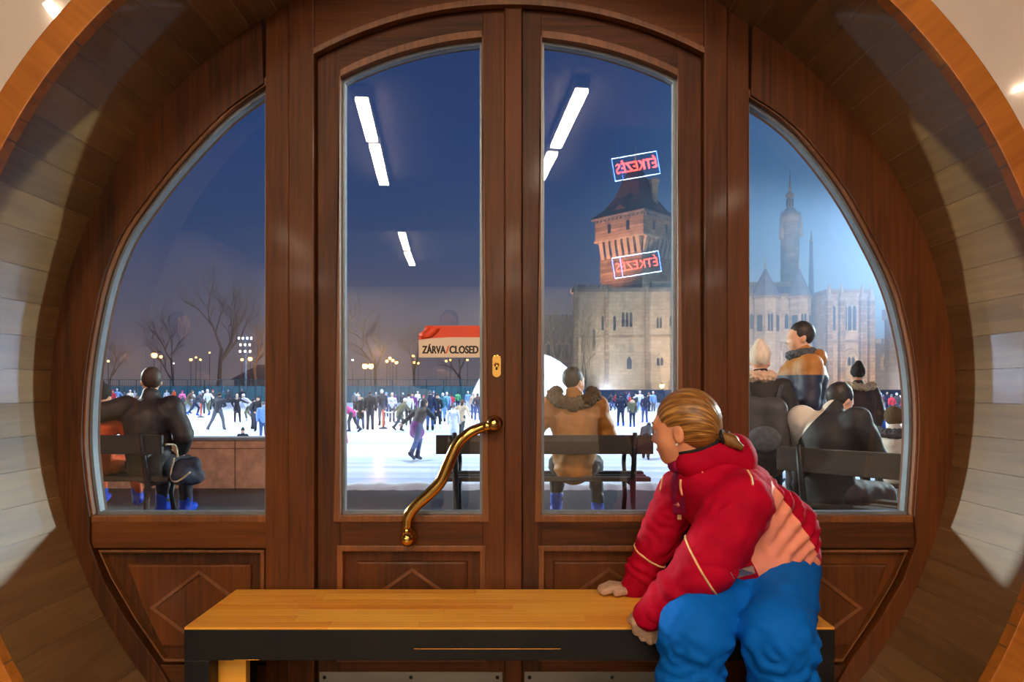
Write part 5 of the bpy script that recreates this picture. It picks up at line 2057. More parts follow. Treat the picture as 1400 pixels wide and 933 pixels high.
# ------------------------------------------------------------------ bigger figures on the terrace, with separate clothes
def terrace_person(loc, yaw, p, lab, colors, s=1.0, bulk=1.0, coat=0.0, hat='hair', head_yaw=0.0, head_pitch=0.0, hood=None, h=0.016, boots='black', hair_long=False, fur=None, fold=0.008, yoke=None):
    """body is one skin; jacket, trousers, boots and hat or hair are its children"""
    hR = np.array((Matrix.Rotation(math.radians(head_yaw), 3, 'Z') @ Matrix.Rotation(math.radians(head_pitch), 3, 'X')))
    S = person_sdf(p, s, bulk, coat, hat=hat, hair_long=hair_long, head_R=hR, detail_face=True)
    groups = {}
    for pr in S.p:
        groups.setdefault(pr[5], []).append(pr)
    B = Sdf()
    B.p = [pr for pr in groups[0]]
    for lab_ in (2, 3, 4):
        for pr in groups.get(lab_, []):
            if pr[0] == 'c' and pr[3] > 0.03 * s:
                B.p.append((pr[0], pr[1], pr[2], pr[3] * .72, pr[4] * .72, 0, pr[6], None))
    body = link('person', B.mesh(h, 1, labels=False), M_SKIN)
    body.location = loc
    body.rotation_euler = (0, 0, math.radians(yaw))
    tag(body, lab, 'person')
    parts = {}
    for lab_, nm in ((2, 'jacket'), (3, 'trousers'), (4, 'boots'), (1, 'hat' if hat in ('hat', 'beanie') else 'hair')):
        G = Sdf()
        G.p = groups.get(lab_, [])
        if not G.p:
            continue
        dsp = fold_disp(fold, 9.0, lab_, (1, 1, 1.6)) if lab_ in (2, 3) else (fold_disp(.004, 30, 2) if lab_ == 1 else None)
        me = G.mesh(h, 1, dsp, labels=False)
        if lab_ == 2 and yoke:
            bm = bmesh.new()
            bm.from_mesh(me)
            zc, yn, m_ = Vector(yoke[0]) * s, Vector(yoke[1]).normalized(), yoke[2]
            bmesh.ops.bisect_plane(bm, geom=bm.verts[:] + bm.edges[:] + bm.faces[:], plane_co=zc, plane_no=yn)
            for f in bm.faces:
                f.material_index = 1 if (f.calc_center_median() - zc).dot(yn) > 0 else 0
                f.smooth = True
            bm.to_mesh(me)
            bm.free()
            me.materials.append(colors[nm])
            me.materials.append(m_)
        parts[nm] = link(nm, me, colors.get(nm, colors['jacket']), body)
    if hood is not None:
        c, r, m_ = hood
        G = Sdf()
        G.ell(np.array(c) * s, np.array(r) * s)
        parts['hood'] = link('hood', G.mesh(h, 1, fold_disp(.008, 12, 5), labels=False), m_, body)
    if fur is not None:
        pts_, r, m_ = fur
        G = Sdf()
        for a_, b_ in zip(pts_[:-1], pts_[1:]):
            G.cone(np.array(a_) * s, np.array(b_) * s, r * s, r * s, 0, .01)
        parts['fur'] = link('fur_trim', G.mesh(0.009, 0, fold_disp(.016, 55, 3), labels=False), m_, body)
    return body, parts


def collar_ring(z, rx, ry, cy=0.0, dz=0.03, a0=0, a1=360, n=12):
    return [(rx * math.cos(math.radians(a_)), cy + ry * math.sin(math.radians(a_)), z + dz * math.sin(math.radians(a_))) for a_ in [a0 + (a1 - a0) * i / n for i in range(n + 1)]]


C_BROWNBLK = M('jacket_brown_black', (44, 34, 30), 0.6, var=0.3, scale=7)
C_NAVY = M('jacket_navy', (26, 34, 60), 0.6, var=0.3, scale=7)
C_TAN = M('jacket_tan', (172, 112, 42), 0.6, var=0.22, scale=8)
C_FUR = M('fur_brown', (92, 74, 48), 0.95, var=0.45, scale=60)
C_FURP = M('fur_pale', (180, 164, 136), 0.95, var=0.35, scale=60)
C_HAIRD = M('hair_dark', (34, 26, 22), 0.55, var=0.35, scale=50)
C_HAIRG = M('hair_short_brown', (70, 52, 40), 0.6, var=0.35, scale=60)
C_BLACK = M('coat_black', (24, 22, 24), 0.7, var=0.3, scale=8)
C_DBROWN = M('coat_dark_brown', (48, 30, 30), 0.7, var=0.3, scale=8)
C_BLUEB = M('skate_boot_blue', (24, 70, 190), 0.35, var=0.2, scale=12)
C_TROU = M('trousers_dark', (36, 32, 38), 0.75, var=0.25, scale=8)
C_BEAN = M('knit_pale', (226, 208, 188), 0.9, var=0.15, scale=50, stretch=(1, 1, .15))
C_BLACKK = M('knit_black', (22, 20, 22), 0.9, var=0.3, scale=50)
C_WHITE = M('jacket_white', (214, 206, 192), 0.7, var=0.12, scale=8)
C_ORANGE = M('trousers_orange', (210, 84, 34), 0.7, var=0.2, scale=9)
C_SCARF = M('scarf_grey', (74, 78, 86), 0.9, var=0.3, scale=30)
C_SCARFP = M('scarf_pale', (214, 176, 150), 0.9, var=0.15, scale=30)


# ------------------------------------------------------------------ park benches on the terrace
M_PLANK = wood('outdoor_plank', (26, 20, 16), (58, 42, 30), 'x', 0.6, 0.1, 30, 0.3)
M_IRON = M('bench_iron', (26, 26, 30), 0.5, 0.4, 0.3, 12)


def park_bench(loc, yaw, lab, L=1.83):
    """sitter looks along +Y; back rest towards the hall"""
    t = tag(empty('park_bench', loc, math.radians(yaw)), lab, 'bench', 'park benches on the terrace')
    for y0, z in ((-.16, .455), (-.05, .445), (.06, .45), (.17, .465)):
        box('seat_plank', (-L / 2, y0, z), (L / 2, y0 + .095, z + .035), M_PLANK, t, .005)
    for z0, z1, y in ((.70, .86, -.26),):
        box('back_plank', (-L / 2, y, z0), (L / 2, y + .035, z1), M_PLANK, t, .005)
    for s in (-1, 1):
        x = s * (L / 2 - .16)
        leg = tube_mesh([(x, -.30, 0), (x, -.20, .22), (x, -.18, .42), (x, -.235, .62), (x, -.285, .88)], [.028, .024, .026, .022, .02], 8)
        link('back_leg', leg, M_IRON, t)
        link('front_leg', tube_mesh([(x, .36, 0), (x, .27, .16), (x, .22, .30), (x, .26, .42)], [.028, .024, .022, .024], 8), M_IRON, t)
        link('seat_bar', tube_mesh([(x, -.19, .428), (x, .26, .428)], .018, 6), M_IRON, t)
        link('armrest', tube_mesh(catmull([(x, -.245, .66), (x, -.1, .70), (x, .1, .69), (x, .24, .66), (x, .29, .58), (x, .25, .50), (x, .2, .44)], 3), .02, 8), M_IRON, t)
    return t


BD = 6.0
park_bench((-3.86, BD, TERR), 0, 'dark park bench under the man in the left window')
park_bench((0.275, BD, TERR), 0, 'dark park bench under the man in the tan jacket')
park_bench((2.62, 4.16, TERR), -46, 'dark slanting park bench under the person with the phone')

# ------------------------------------------------------------------ man on the left bench, arm laid along the back rest
p = make_pose('sit')
p['elL'] = V3(-.44, -.10, .97)
p['wrL'] = V3(-.66, -.02, .90)
p['elR'] = V3(.29, .02, .80)
p['wrR'] = V3(.15, .28, .66)
p['knR'] = V3(.09, .47, .52)
p['anR'] = V3(.07, .52, .12)
p['knL'] = V3(-.12, .47, .52)
p['anL'] = V3(-.14, .52, .12)
p['head'] = V3(-.02, .09, 1.25)
p['neck'] = V3(0, .05, 1.09)
terrace_person((-3.21, BD + .02, TERR), 0, p, 'man in dark jacket on the left bench, arm round the child', dict(jacket=C_BROWNBLK, trousers=C_TROU, boots=C_BLUEB, hair=C_HAIRG), 1.05, 1.22, head_yaw=35, hat='hair', fur=None)
# child beside him: black pompom hat, orange trousers
p = make_pose('sit')
terrace_person((-3.66, BD + .06, TERR + .12), 10, p, 'child in black round hat and orange trousers on left bench', dict(jacket=C_ORANGE, trousers=C_ORANGE, boots=C_BLUEB, hat=C_BLACKK), .84, 1.05, hat='beanie', head_yaw=-10,
               fur=([(-.10, -.05, 1.13), (0, -.10, 1.12), (.10, -.05, 1.13), (.09, .06, 1.12), (-.09, .06, 1.12), (-.10, -.05, 1.13)], .035, C_FURP))

# ------------------------------------------------------------------ man in tan padded jacket on the middle bench
p = make_pose('sit')
p['wrL'] = V3(-.30, .20, .72)
p['elL'] = V3(-.36, .02, .82)
bodyB, partsB = terrace_person((.545, BD + .02, TERR), -8, p, 'man in tan padded jacket with fur collar on middle bench', dict(jacket=C_TAN, trousers=C_TROU, boots=C_BLUEB, hair=C_HAIRD), 1.05, 1.28, hat='hair', head_yaw=-40,
               fur=([(-.15, .06, 1.16), (-.17, -.03, 1.13), (-.11, -.12, 1.09), (0, -.16, 1.06), (.11, -.12, 1.09), (.17, -.03, 1.13), (.15, .06, 1.16)], .055, C_FUR), fold=.014)

# ------------------------------------------------------------------ person bent over a phone on the slanting bench
p = make_pose('sit')
p['head'] = V3(0, .18, 1.165)
p['neck'] = V3(0, .09, 1.06)
p['chest'] = V3(0, .03, .90)
p['wrL'] = V3(-.05, .36, .86)
p['wrR'] = V3(.06, .38, .86)
p['elL'] = V3(-.25, .14, .80)
p['elR'] = V3(.25, .14, .80)
bc, _pp = terrace_person((2.14, 4.64, TERR), -52, p, 'person in black and white jacket looking down at a phone', dict(jacket=C_BLACK, trousers=C_TROU, boots=C_BLUEB, hair=C_HAIRD), 1.0, 1.22, hat='hair', head_yaw=-14, head_pitch=-28,
               yoke=((-.10, 0, 1.0), (-.75, -.25, .6), C_WHITE), hair_long=False)
# the phone
M_PHONE = M('phone_case', (20, 22, 28), 0.3)
M_SCREEN = M('phone_screen', (90, 140, 255), 0.3, var=0.0, emit=2.5)
Rb = Matrix.Translation((2.14, 4.64, TERR)) @ Matrix.Rotation(math.radians(-52), 4, 'Z')
ph = tag(empty('phone', Rb @ Vector((0.0, .50, .885))), 'lit mobile phone held by the person on the slanting bench', 'phone')
ph.rotation_euler = (math.radians(35), 0, math.radians(-52))
box('casing', (-.037, -.072, -.004), (.037, .072, .004), M_PHONE, ph, .003)
box('screen', (-.034, -.066, .004), (.034, .066, .005), M_SCREEN, ph)

# ------------------------------------------------------------------ standing man in tan and navy, woman with pale beanie, woman in dark coat, hooded figure
p = make_pose('hands')
p['wrL'] = V3(-.04, .28, 1.20)
p['wrR'] = V3(.08, .25, 1.14)
terrace_person((2.30, 5.40, TERR), 82, p, 'young man in tan and navy jacket standing with hands clasped', dict(jacket=C_NAVY, trousers=C_TROU, boots=C_BLACK, hair=C_HAIRD), 1.02, 1.22, coat=.15, hat='hair', yoke=((0, 0, 1.33), (0, 0, 1), C_TAN),
               hood=((0, -.10, 1.455), (.13, .075, .085), C_TAN), fur=(collar_ring(1.495, .075, .075, 0.01, -.01), .036, C_SCARF), head_pitch=-6)
p = make_pose('stand')
p['elL'] = V3(-.30, .05, 1.16)
p['wrL'] = V3(-.20, .25, 1.10)
bw_, _pw = terrace_person((1.87, 5.15, TERR), -20, p, 'person in pale knitted beanie standing beside the door post', dict(jacket=C_BLACK, trousers=C_TROU, boots=C_BLACK, hat=C_BEAN), .895, 1.12, coat=.2, hat='beanie', head_yaw=0,
               fur=(collar_ring(1.50, .085, .085, 0, .0), .045, C_SCARFP))
# backpack hanging on that person
M_PACK = M('backpack_cloth', (60, 58, 62), 0.7, var=0.3, scale=9)
Rw = Matrix.Translation((1.87, 5.15, TERR)) @ Matrix.Rotation(math.radians(-20), 4, 'Z')
bp = tag(empty('backpack', Rw @ Vector((.03, -.25, .77))), 'grey backpack on the back of the person in beanie', 'bag')
bp.rotation_euler = (0, 0, math.radians(-20))
G = Sdf().cone((-.09, 0, .05), (-.07, 0, .34), .10, .085, 0, .08).cone((.09, 0, .05), (.07, 0, .34), .10, .085, 0, .08)
link('sack', G.mesh(.014, 1, fold_disp(.01, 9, 3), labels=False), M_PACK, bp)
G = Sdf().ell((0, -.09, .12), (.12, .05, .10))
link('front_pocket', G.mesh(.012, 1, None, labels=False), C_SCARF, bp)
for s in (-1, 1):
    link('strap', tube_mesh(catmull([(s * .09, .04, .40), (s * .12, .16, .50), (s * .13, .28, .47), (s * .12, .37, .40)], 3), .016, 6), M_PACK, bp)

p = make_pose('stand')
terrace_person((3.83, 7.55, TERR), 5, p, 'person in long dark coat with fur hood and black beanie', dict(jacket=C_DBROWN, trousers=C_TROU, boots=C_BLACK, hat=C_BLACKK), .86, 1.35, coat=.75, hat='beanie', head_yaw=-15,
               fur=([(-.16, .02, 1.50), (-.13, -.11, 1.49), (0, -.16, 1.47), (.13, -.11, 1.49), (.16, .02, 1.50)], .045, C_FURP))
p = make_pose('sit')
terrace_person((3.90, 6.95, TERR - .05), -30, p, 'child in pale jacket with big fur hood at right window edge', dict(jacket=C_WHITE, trousers=C_TROU, boots=C_BLACK, hair=C_FUR), .80, 1.25, hat='bigfur', head_yaw=-20,
               fur=([(-.19, .0, 1.08), (-.12, -.13, 1.07), (0, -.17, 1.06), (.12, -.13, 1.07), (.19, 0, 1.08)], .06, C_SCARF))
# the stool the hooded child sits on
st = tag(empty('stool', (3.90, 6.95, TERR)), 'low dark stool under the child in fur hood', 'stool')
box('seat', (-.17, -.12, .25), (.17, .20, .29), M_PLANK, st, .01)
for sx in (-1, 1):
    for sy in (-.09, .16):
        link('leg', tube_mesh([(sx * .14, sy, 0), (sx * .13, sy, .25)], .016, 6), M_IRON, st)

# ------------------------------------------------------------------ pushchair with pink cover
M_PINK = M('pushchair_pink', (214, 96, 130), 0.7, var=0.2, scale=16)
M_CHROME = M('pushchair_tube', (190, 196, 204), 0.25, 0.9)
pc = tag(empty('pushchair', (1.98, 6.05, TERR)), 'pushchair with pink cover behind the girl\'s back', 'pushchair')
G = Sdf().ell((-.04, 0, .50), (.17, .20, .20)).ell((-.08, .02, .66), (.13, .17, .12))
link('cover', G.mesh(.016, 1, fold_disp(.012, 10, 4), labels=False), M_PINK, pc)
link('handle_bar', tube_mesh([(-.02, -.2, .36), (.22, -.2, .62), (.40, -.2, .78)], .012, 8), M_CHROME, pc)
link('handle_bar', tube_mesh([(-.02, .2, .36), (.22, .2, .62), (.40, .2, .78)], .012, 8), M_CHROME, pc)
link('grip', tube_mesh([(.38, -.2, .77), (.46, -.1, .83), (.46, .1, .83), (.38, .2, .77)], .02, 8), M_BLACK, pc)
for sy in (-.2, .2):
    link('frame_tube', tube_mesh([(.22, sy, .62), (.05, sy, .12), (.05, sy, .10)], .011, 8), M_CHROME, pc)
    link('frame_tube', tube_mesh([(.36, sy, .48), (.12, sy, .22), (-.16, sy, .12)], .011, 8), M_CHROME, pc)
    for wx, wr in ((.06, .13), (-.18, .10)):
        ring = [(wx + wr * math.cos(2 * PI * k / 20), sy * 1.08, wr + .012 + wr * math.sin(2 * PI * k / 20)) for k in range(21)]
        w_ = link('wheel', tube_mesh(ring, .016, 8), M_BLACK, pc)
        for k in range(6):
            a_ = PI * k / 6
            link('spoke', tube_mesh([(wx - wr * math.cos(a_), sy * 1.08, wr + .012 - wr * math.sin(a_)), (wx + wr * math.cos(a_), sy * 1.08, wr + .012 + wr * math.sin(a_))], .004, 5), M_CHROME, w_)

# ------------------------------------------------------------------ people standing in the hall behind the camera, mirrored in the glass
for (x, y, s_, yaw, lab, hc, jc) in ((-.56, -1.55, 1.04, 0, 'person in dark cap and jacket in the hall, facing the doors', 'navy', 'navy'), (.80, -.35, .92, 8, 'person in dark jacket in the hall beside the camera', 'black', 'navy'),
                                    (-2.9, -1.4, 1.02, -60, 'person in dark jacket by the left side of the hall', 'black', 'black')):
    o = link('person', skater_mesh('hands', 'hair', False, 0.0, 1.25).copy())
    o.scale = (s_, s_, s_)
    o.location = (x, y, -min(v.co.z for v in o.data.vertices) * s_)
    o.rotation_euler = (0, 0, math.radians(yaw))
    for i, m_ in enumerate((M_SKIN, cm(hc), cm(jc), cm('black'), cm('black'), cm('black'))):
        o.material_slots[i].link = 'OBJECT'
        o.material_slots[i].material = m_
    tag(o, lab, 'person')

# dark bag with pale straps hung on the end of the left bench
M_BAG = M('bag_navy', (28, 34, 56), 0.7, var=0.3, scale=9)
bg = tag(empty('shoulder_bag', (-2.83, BD - .06, TERR + .44)), 'dark navy bag with pale straps hung on end of left bench', 'bag')
G = Sdf().cone((-.03, -.05, .06), (.05, .06, .05), .085, .08, 0, .06).cone((-.02, 0, .14), (.05, .03, .15), .075, .06, 0, .06)
link('sack', G.mesh(.014, 1, fold_disp(.012, 10, 8), labels=False), M_BAG, bg)
link('strap', tube_mesh(catmull([(-.06, -.10, .22), (-.08, -.115, .06), (-.02, -.13, .02), (.08, -.10, .10)], 4), .008, 6), C_FURP, bg)
link('strap', tube_mesh(catmull([(-.05, -.06, .22), (-.075, -.05, .32), (-.09, -.18, .34)], 4), .009, 6), C_FURP, bg)

# ================================================================== THE GIRL ON THE BENCH
G_RED = M('snow_jacket_red', (176, 6, 40), 0.75, var=0.14, scale=10, spec=0.1)
G_PLUM = M('snow_jacket_plum', (150, 12, 74), 0.7, var=0.16, scale=12, spec=0.25)
G_SALM = M('snow_jacket_salmon', (244, 150, 122), 0.6, var=0.06, scale=9)
G_PIPE = M('snow_jacket_piping', (240, 186, 130), 0.5)
G_GREY = M('reflective_tape', (176, 160, 140), 0.4)
G_BLUE = M('snow_trousers_blue', (6, 100, 194), 0.75, var=0.12, scale=8, spec=0.1)
G_GLOVE = M('knit_glove', (190, 152, 124), 0.9, var=0.16, scale=120, bump=0.25)
G_SKIN = M('girl_skin', (236, 160, 118), 0.45, var=0.05, scale=9)
G_BLACK = M('hood_shade_and_tie_black', (20, 12, 16), 0.8)
G_BOOT = M('girl_boot', (40, 40, 52), 0.6, var=0.2)
G_PEARL = M('pearl', (250, 240, 230), 0.2)


def PA(px, py, d):
    return np.array(P(px, py, d))


HEAD = PA(934, 586, 1.985)
HS = 0.90
# the head looks to the left and away, towards the window
hyaw = math.radians(58)
HR = np.array(Matrix.Rotation(hyaw, 3, 'Z') @ Matrix.Rotation(math.radians(-7), 3, 'X') @ Matrix.Rotation(math.radians(-4), 3, 'Y'))


def hq(v):
    return HEAD + HR @ (np.array(v, float) * HS)


J = dict(pelvis=PA(1058, 770, 2.06), waist=PA(1050, 728, 2.04), chest=PA(1002, 690, 2.0), upper=PA(972, 662, 1.995), neck=PA(950, 632, 1.99),
         shN=PA(1012, 690, 1.87), elN=PA(968, 770, 1.80), wrN=PA(898, 832, 1.825), shF=PA(930, 672, 2.10), elF=PA(896, 745, 2.13), wrF=PA(872, 792, 2.15),
         hipA=PA(1026, 786, 2.03), knA=PA(948, 864, 1.74), anA=PA(932, 1040, 1.77), hipB=PA(1072, 786, 2.03), knB=PA(1064, 866, 1.70), anB=PA(1076, 1040, 1.74))
J['anA'][2] = J['anB'][2] = 0.12

# body: one continuous skin (head, neck, torso and limbs inside the clothes)
S = Sdf()
face_prims(S, HEAD, HR, HS, 0)
for sx in (-1, 1):
    S.sub(hq((sx * .090, -.002, -.012)), np.array((.008, .010, .017)) * HS, HR, .006)
S.cone(hq((0, -.02, -.05)), J['neck'], .046, .05, 0, .02)
S.cone(J['neck'], J['chest'], .05, .09, 0, .03)
S.cone(J['chest'], J['pelvis'], .09, .09, 0, .03)
for a_, b_, c_ in (('shN', 'elN', 'wrN'), ('shF', 'elF', 'wrF')):
    S.cone(J['upper'], J[a_], .06, .05, 0, .02)
    S.cone(J[a_], J[b_], .05, .04, 0, .01)
    S.cone(J[b_], J[c_], .04, .03, 0, .01)
for a_, b_, c_ in (('hipA', 'knA', 'anA'), ('hipB', 'knB', 'anB')):
    S.cone(J[a_], J[b_], .075, .06, 0, .02)
    S.cone(J[b_], J[c_], .055, .04, 0, .02)
girl = link('person', S.mesh(.0052, 2, labels=False), G_SKIN)
tag(girl, 'girl in crimson ski jacket and blue snow trousers sitting on the bench', 'person')

# ear pearl, eyes with lids and lashes, lips
M_EYEW = M('eye_white', (236, 230, 224), 0.2)
M_IRIS = M('iris_blue_grey', (84, 100, 112), 0.2)
M_LIP = M('lips', (206, 104, 92), 0.4)


def ball(name, c, r, mat, parent, scale=(1, 1, 1), R=None):
    bm = bmesh.new()
    bmesh.ops.create_icosphere(bm, subdivisions=3, radius=r)
    m3 = Matrix(np.array(R).tolist()) if R is not None else Matrix.Identity(3)
    for v in bm.verts:
        v.co = m3 @ Vector((v.co.x * scale[0], v.co.y * scale[1], v.co.z * scale[2]))
    bmesh.ops.translate(bm, verts=bm.verts, vec=Vector(c))
    return link(name, bm_mesh(bm, smooth=True), mat, parent)


ball('earring', hq((-.088, .0, -.040)), .0042, G_PEARL, girl)
ball('earring', hq((.088, .0, -.040)), .0042, G_PEARL, girl)
for sx in (-1, 1):
    e = ball('eye', hq((sx * .031, .0765, .004)), .0115 * HS, M_EYEW, girl)
    ball('iris', hq((sx * .032, .0858, .004)), .0048, M_IRIS, e, (1, .45, 1), HR)
    ball('eyelid', hq((sx * .031, .0775, .0095)), .0125 * HS, G_SKIN, girl, (1.1, .95, .5), HR)
    link('eyebrow', tube_mesh([hq((sx * .014, .094, .026)), hq((sx * .032, .089, .031)), hq((sx * .048, .077, .027))], [.0024, .0026, .0012], 6), M('eyebrow_brown', (128, 84, 44), .8), girl)
ball('lips', hq((0, .0925, -.0605)), .010, M_LIP, girl, (1.6, .42, .62), HR)

# hair drawn back to a low tail
Sx = Sdf()
Sx.ell(hq((0, -.020, .036)), np.array((.0825, .100, .0905)) * HS, 0, .02, HR)
Sx.ell(hq((0, -.055, .0)), np.array((.074, .062, .075)) * HS, 0, .03, HR)
nl = HR @ np.array((0, .75, -.66))
Sx.cut(nl, float(nl @ HEAD) + .016 * HS)
Sx.sub(hq((-.085, .012, -.020)), np.array((.03, .022, .036)) * HS, HR, .008)
Sx.sub(hq((.085, .012, -.020)), np.array((.03, .022, .036)) * HS, HR, .008)
PONY = hq((0, -.118, -.035))


def strands(V, N):
    L = (V - HEAD) @ HR
    q = L - np.array((0, -.118, -.035)) * HS
    ang = np.arctan2(q[:, 0], q[:, 2])
    rr = np.sqrt((q ** 2).sum(1))
    a = np.array([mnoise.noise(Vector((t * 7, r * 10, 0))) + .6 * mnoise.noise(Vector((t * 17, r * 14, 3))) for t, r in zip(ang, rr)])
    return V + N * (a * .0028)[:, None]


hme = Sx.mesh(.0046, 1, strands, labels=False)
# colour follows the combed strands: a fine noise round the tail
hm = bpy.data.materials.new('girl_hair')
hm.use_nodes = True
nt = hm.node_tree
b_ = nt.nodes['Principled BSDF']
at = nt.nodes.new('ShaderNodeAttribute')
at.attribute_name = 'comb'
nz = nt.nodes.new('ShaderNodeTexNoise')
nz.inputs['Scale'].default_value = 1.0
nz.inputs['Detail'].default_value = 5
nt.links.new(at.outputs['Vector'], nz.inputs['Vector'])
rp = nt.nodes.new('ShaderNodeValToRGB')
set_ramp(rp, [(0.32, (86, 52, 20)), (0.5, (144, 96, 42)), (0.68, (204, 148, 76))])
nt.links.new(nz.outputs['Fac'], rp.inputs[0])
nt.links.new(rp.outputs[0], b_.inputs['Base Color'])
b_.inputs['Roughness'].default_value = 0.42
b_.inputs['Anisotropic'].default_value = 0.5
Vh = np.array([v.co[:] for v in hme.vertices])
L = (Vh - HEAD) @ HR
q = L - np.array((0, -.118, -.035)) * HS
ang = np.arctan2(q[:, 0], q[:, 2])
rr = np.sqrt((q ** 2).sum(1))
att = hme.attributes.new('comb', 'FLOAT_VECTOR', 'POINT')
att.data.foreach_set('vector', np.stack([ang * 16, rr * 22, np.zeros(len(rr))], 1).astype(np.float32).ravel())
hair = link('hair', hme, hm, girl)
G_HT = M('girl_hair_tail', (128, 86, 38), 0.45, var=0.35, scale=60, stretch=(1, 1, .2))
T = Sdf()
T.cone(PONY, hq((0, -.145, -.052)), .014, .018, 0, .01).cone(hq((0, -.145, -.052)), hq((0, -.172, -.075)), .018, .010, 0, .01)
link('tail', T.mesh(.005, 1, fold_disp(.002, 60, 2), labels=False), G_HT, hair)
tie = [hq((.019 * math.cos(2 * PI * k / 16), -.124 + .004 * math.sin(2 * PI * k / 16), -.039 + .019 * math.sin(2 * PI * k / 16))) for k in range(17)]
link('hair_tie', tube_mesh(tie, .0055, 8), G_BLACK, hair)

# trousers
S = Sdf()
S.cone(J['hipA'], J['hipB'], .098, .096, 0, .03)
S.cone(J['pelvis'] + V3(0, 0, -.02), (J['hipA'] + J['hipB']) / 2, .105, .10, 0, .03)
for a_, b2, c_ in (('hipA', 'knA', 'anA'), ('hipB', 'knB', 'anB')):
    S.cone(J[a_], J[b2], .100, .088, 0, .012)
    S.cone(J[b2], J[c_] + V3(0, 0, .02), .086, .084, 0, .02)
tz0 = 0.4525


def trouser_fold(V, N):
    W = V * 8.0
    a = np.array([mnoise.noise(Vector((w[0] * .8, w[1] * .8, w[2] * 1.9))) for w in W])
    b2 = np.array([mnoise.noise(Vector((w[0] * 3.1 + w[2] * 1.2, w[1] * 2, w[2] * 3.4 - w[0]))) for w in W])
    kn = np.exp(-((V[:, 2] - .42) / .09) ** 2) + np.exp(-((V[:, 2] - .16) / .08) ** 2)
    O = V + N * (a * .011 + (np.abs(b2) - .25) * .017 * (0.45 + kn))[:, None]
    m = (O[:, 1] > 1.862) & (O[:, 2] < tz0)
    O[m, 2] = tz0
    return O


link('trousers', S.mesh(.0085, 1, trouser_fold, labels=False), G_BLUE, girl)
# boots on the floor
for q_ in 'AB':
    a_ = J['an' + q_]
    S = Sdf()
    S.cone(a_ + V3(0, .01, .10), a_ + V3(0, .01, -.03), .062, .06, 0, .02).cone(a_ + V3(0, .03, -.065), a_ + V3(-.02, -.14, -.072), .052, .045, 0, .03)
    S.cut((0, 0, -1), -.003)
    bt = link('boot', S.mesh(.011, 1, labels=False), G_BOOT, girl)

# jacket: torso, sleeves, collar, hood in one shell; colour panels cut along clean seams
S = Sdf()
S.cone(J['pelvis'] + V3(0, 0, .02), J['waist'], .128, .122, 0, .03)
S.cone(J['waist'], J['chest'], .120, .125, 0, .04)
S.cone(J['waist'], PA(1024, 768, 1.985), .115, .112, 0, .04)
S.cone(PA(1042, 768, 1.96), PA(1004, 778, 1.885), .072, .05, 0, .04)
S.cone(J['chest'], J['upper'], .122, .095, 0, .05)
S.cone(J['upper'], J['neck'] + V3(.004, 0, -.005), .080, .058, 0, .03)
S.cone(J['upper'] + V3(0, 0, -.01), J['shN'], .085, .078, 0, .04)
S.cone(J['upper'] + V3(0, 0, -.01), J['shF'], .080, .066, 0, .04)
S.cone(J['shN'], J['elN'], .090, .080, 1, .018)
S.cone(J['elN'], J['wrN'], .078, .048, 1, .012)
S.cone(J['shF'], J['elF'], .066, .062, 2, .018)
S.cone(J['elF'], J['wrF'], .060, .043, 2, .012)


def along(V, a_, b2):
    ab = b2 - a_
    return ((V - a_) @ ab) / float(ab @ ab)


def jacket_fold(V, N):
    out = V.copy()
    W = V * 9.0
    a = np.array([mnoise.noise(Vector((w[0], w[1], w[2] * 1.3))) for w in W])
    f2 = np.array([mnoise.noise(Vector((w[0] * 2.4 + 5, w[1] * 2.4, w[2] * 3.0))) for w in W])
    amp = a * .007 + (np.abs(f2) - .25) * .010
    # squeezed horizontal folds in the back of the torso
    t = along(V, J['pelvis'], J['chest'])
    side = V[:, 0] - (J['pelvis'][0] + (J['chest'][0] - J['pelvis'][0]) * t)
    back = np.clip(side / .10, 0, 1) * np.clip((t + .3) / .3, 0, 1) * np.clip((1.15 - t) / .3, 0, 1)
    amp = amp + back * .0085 * np.sin(t * 36 + 2.0 * a)
    # puckers above the cuffs
    for e_, w_ in (('elN', 'wrN'), ('elF', 'wrF')):
        u = along(V, J[e_], J[w_])
        dseg = np.linalg.norm(V - (J[e_] + np.clip(u, 0, 1)[:, None] * (J[w_] - J[e_])), axis=1)
        near = (dseg < .085)
        pk = np.exp(-((u - .72) / .16) ** 2) * near
        amp = amp + pk * (.006 * np.sin(u * 24 + 3 * a) + .006)
    return out + N * amp[:, None]


jm = S.mesh(.0066, 1, jacket_fold, labels=True)
labs = [pl.material_index for pl in jm.polygons]
bm = bmesh.new()
bm.from_mesh(jm)
lay = bm.faces.layers.int.new('src')
for f, l_ in zip(bm.faces, labs):
    f[lay] = l_


def cutp(co, no):
    bmesh.ops.bisect_plane(bm, geom=bm.verts[:] + bm.edges[:] + bm.faces[:], plane_co=Vector(co), plane_no=Vector(no))


# salmon side panel: below a seam under the arm, behind a seam at the hip, above the hem
camv = Vector((0, 0, CZ))


def view_plane(p0, p1, d=1.95):
    """a seam that runs straight from p0 to p1 as the sitter's side is seen; the cut goes squarely into the cloth"""
    a_, b2 = P(p0[0], p0[1], d), P(p1[0], p1[1], d)
    n = (b2 - a_).cross(Vector((.10, 1, -.05))).normalized()
    return a_, n


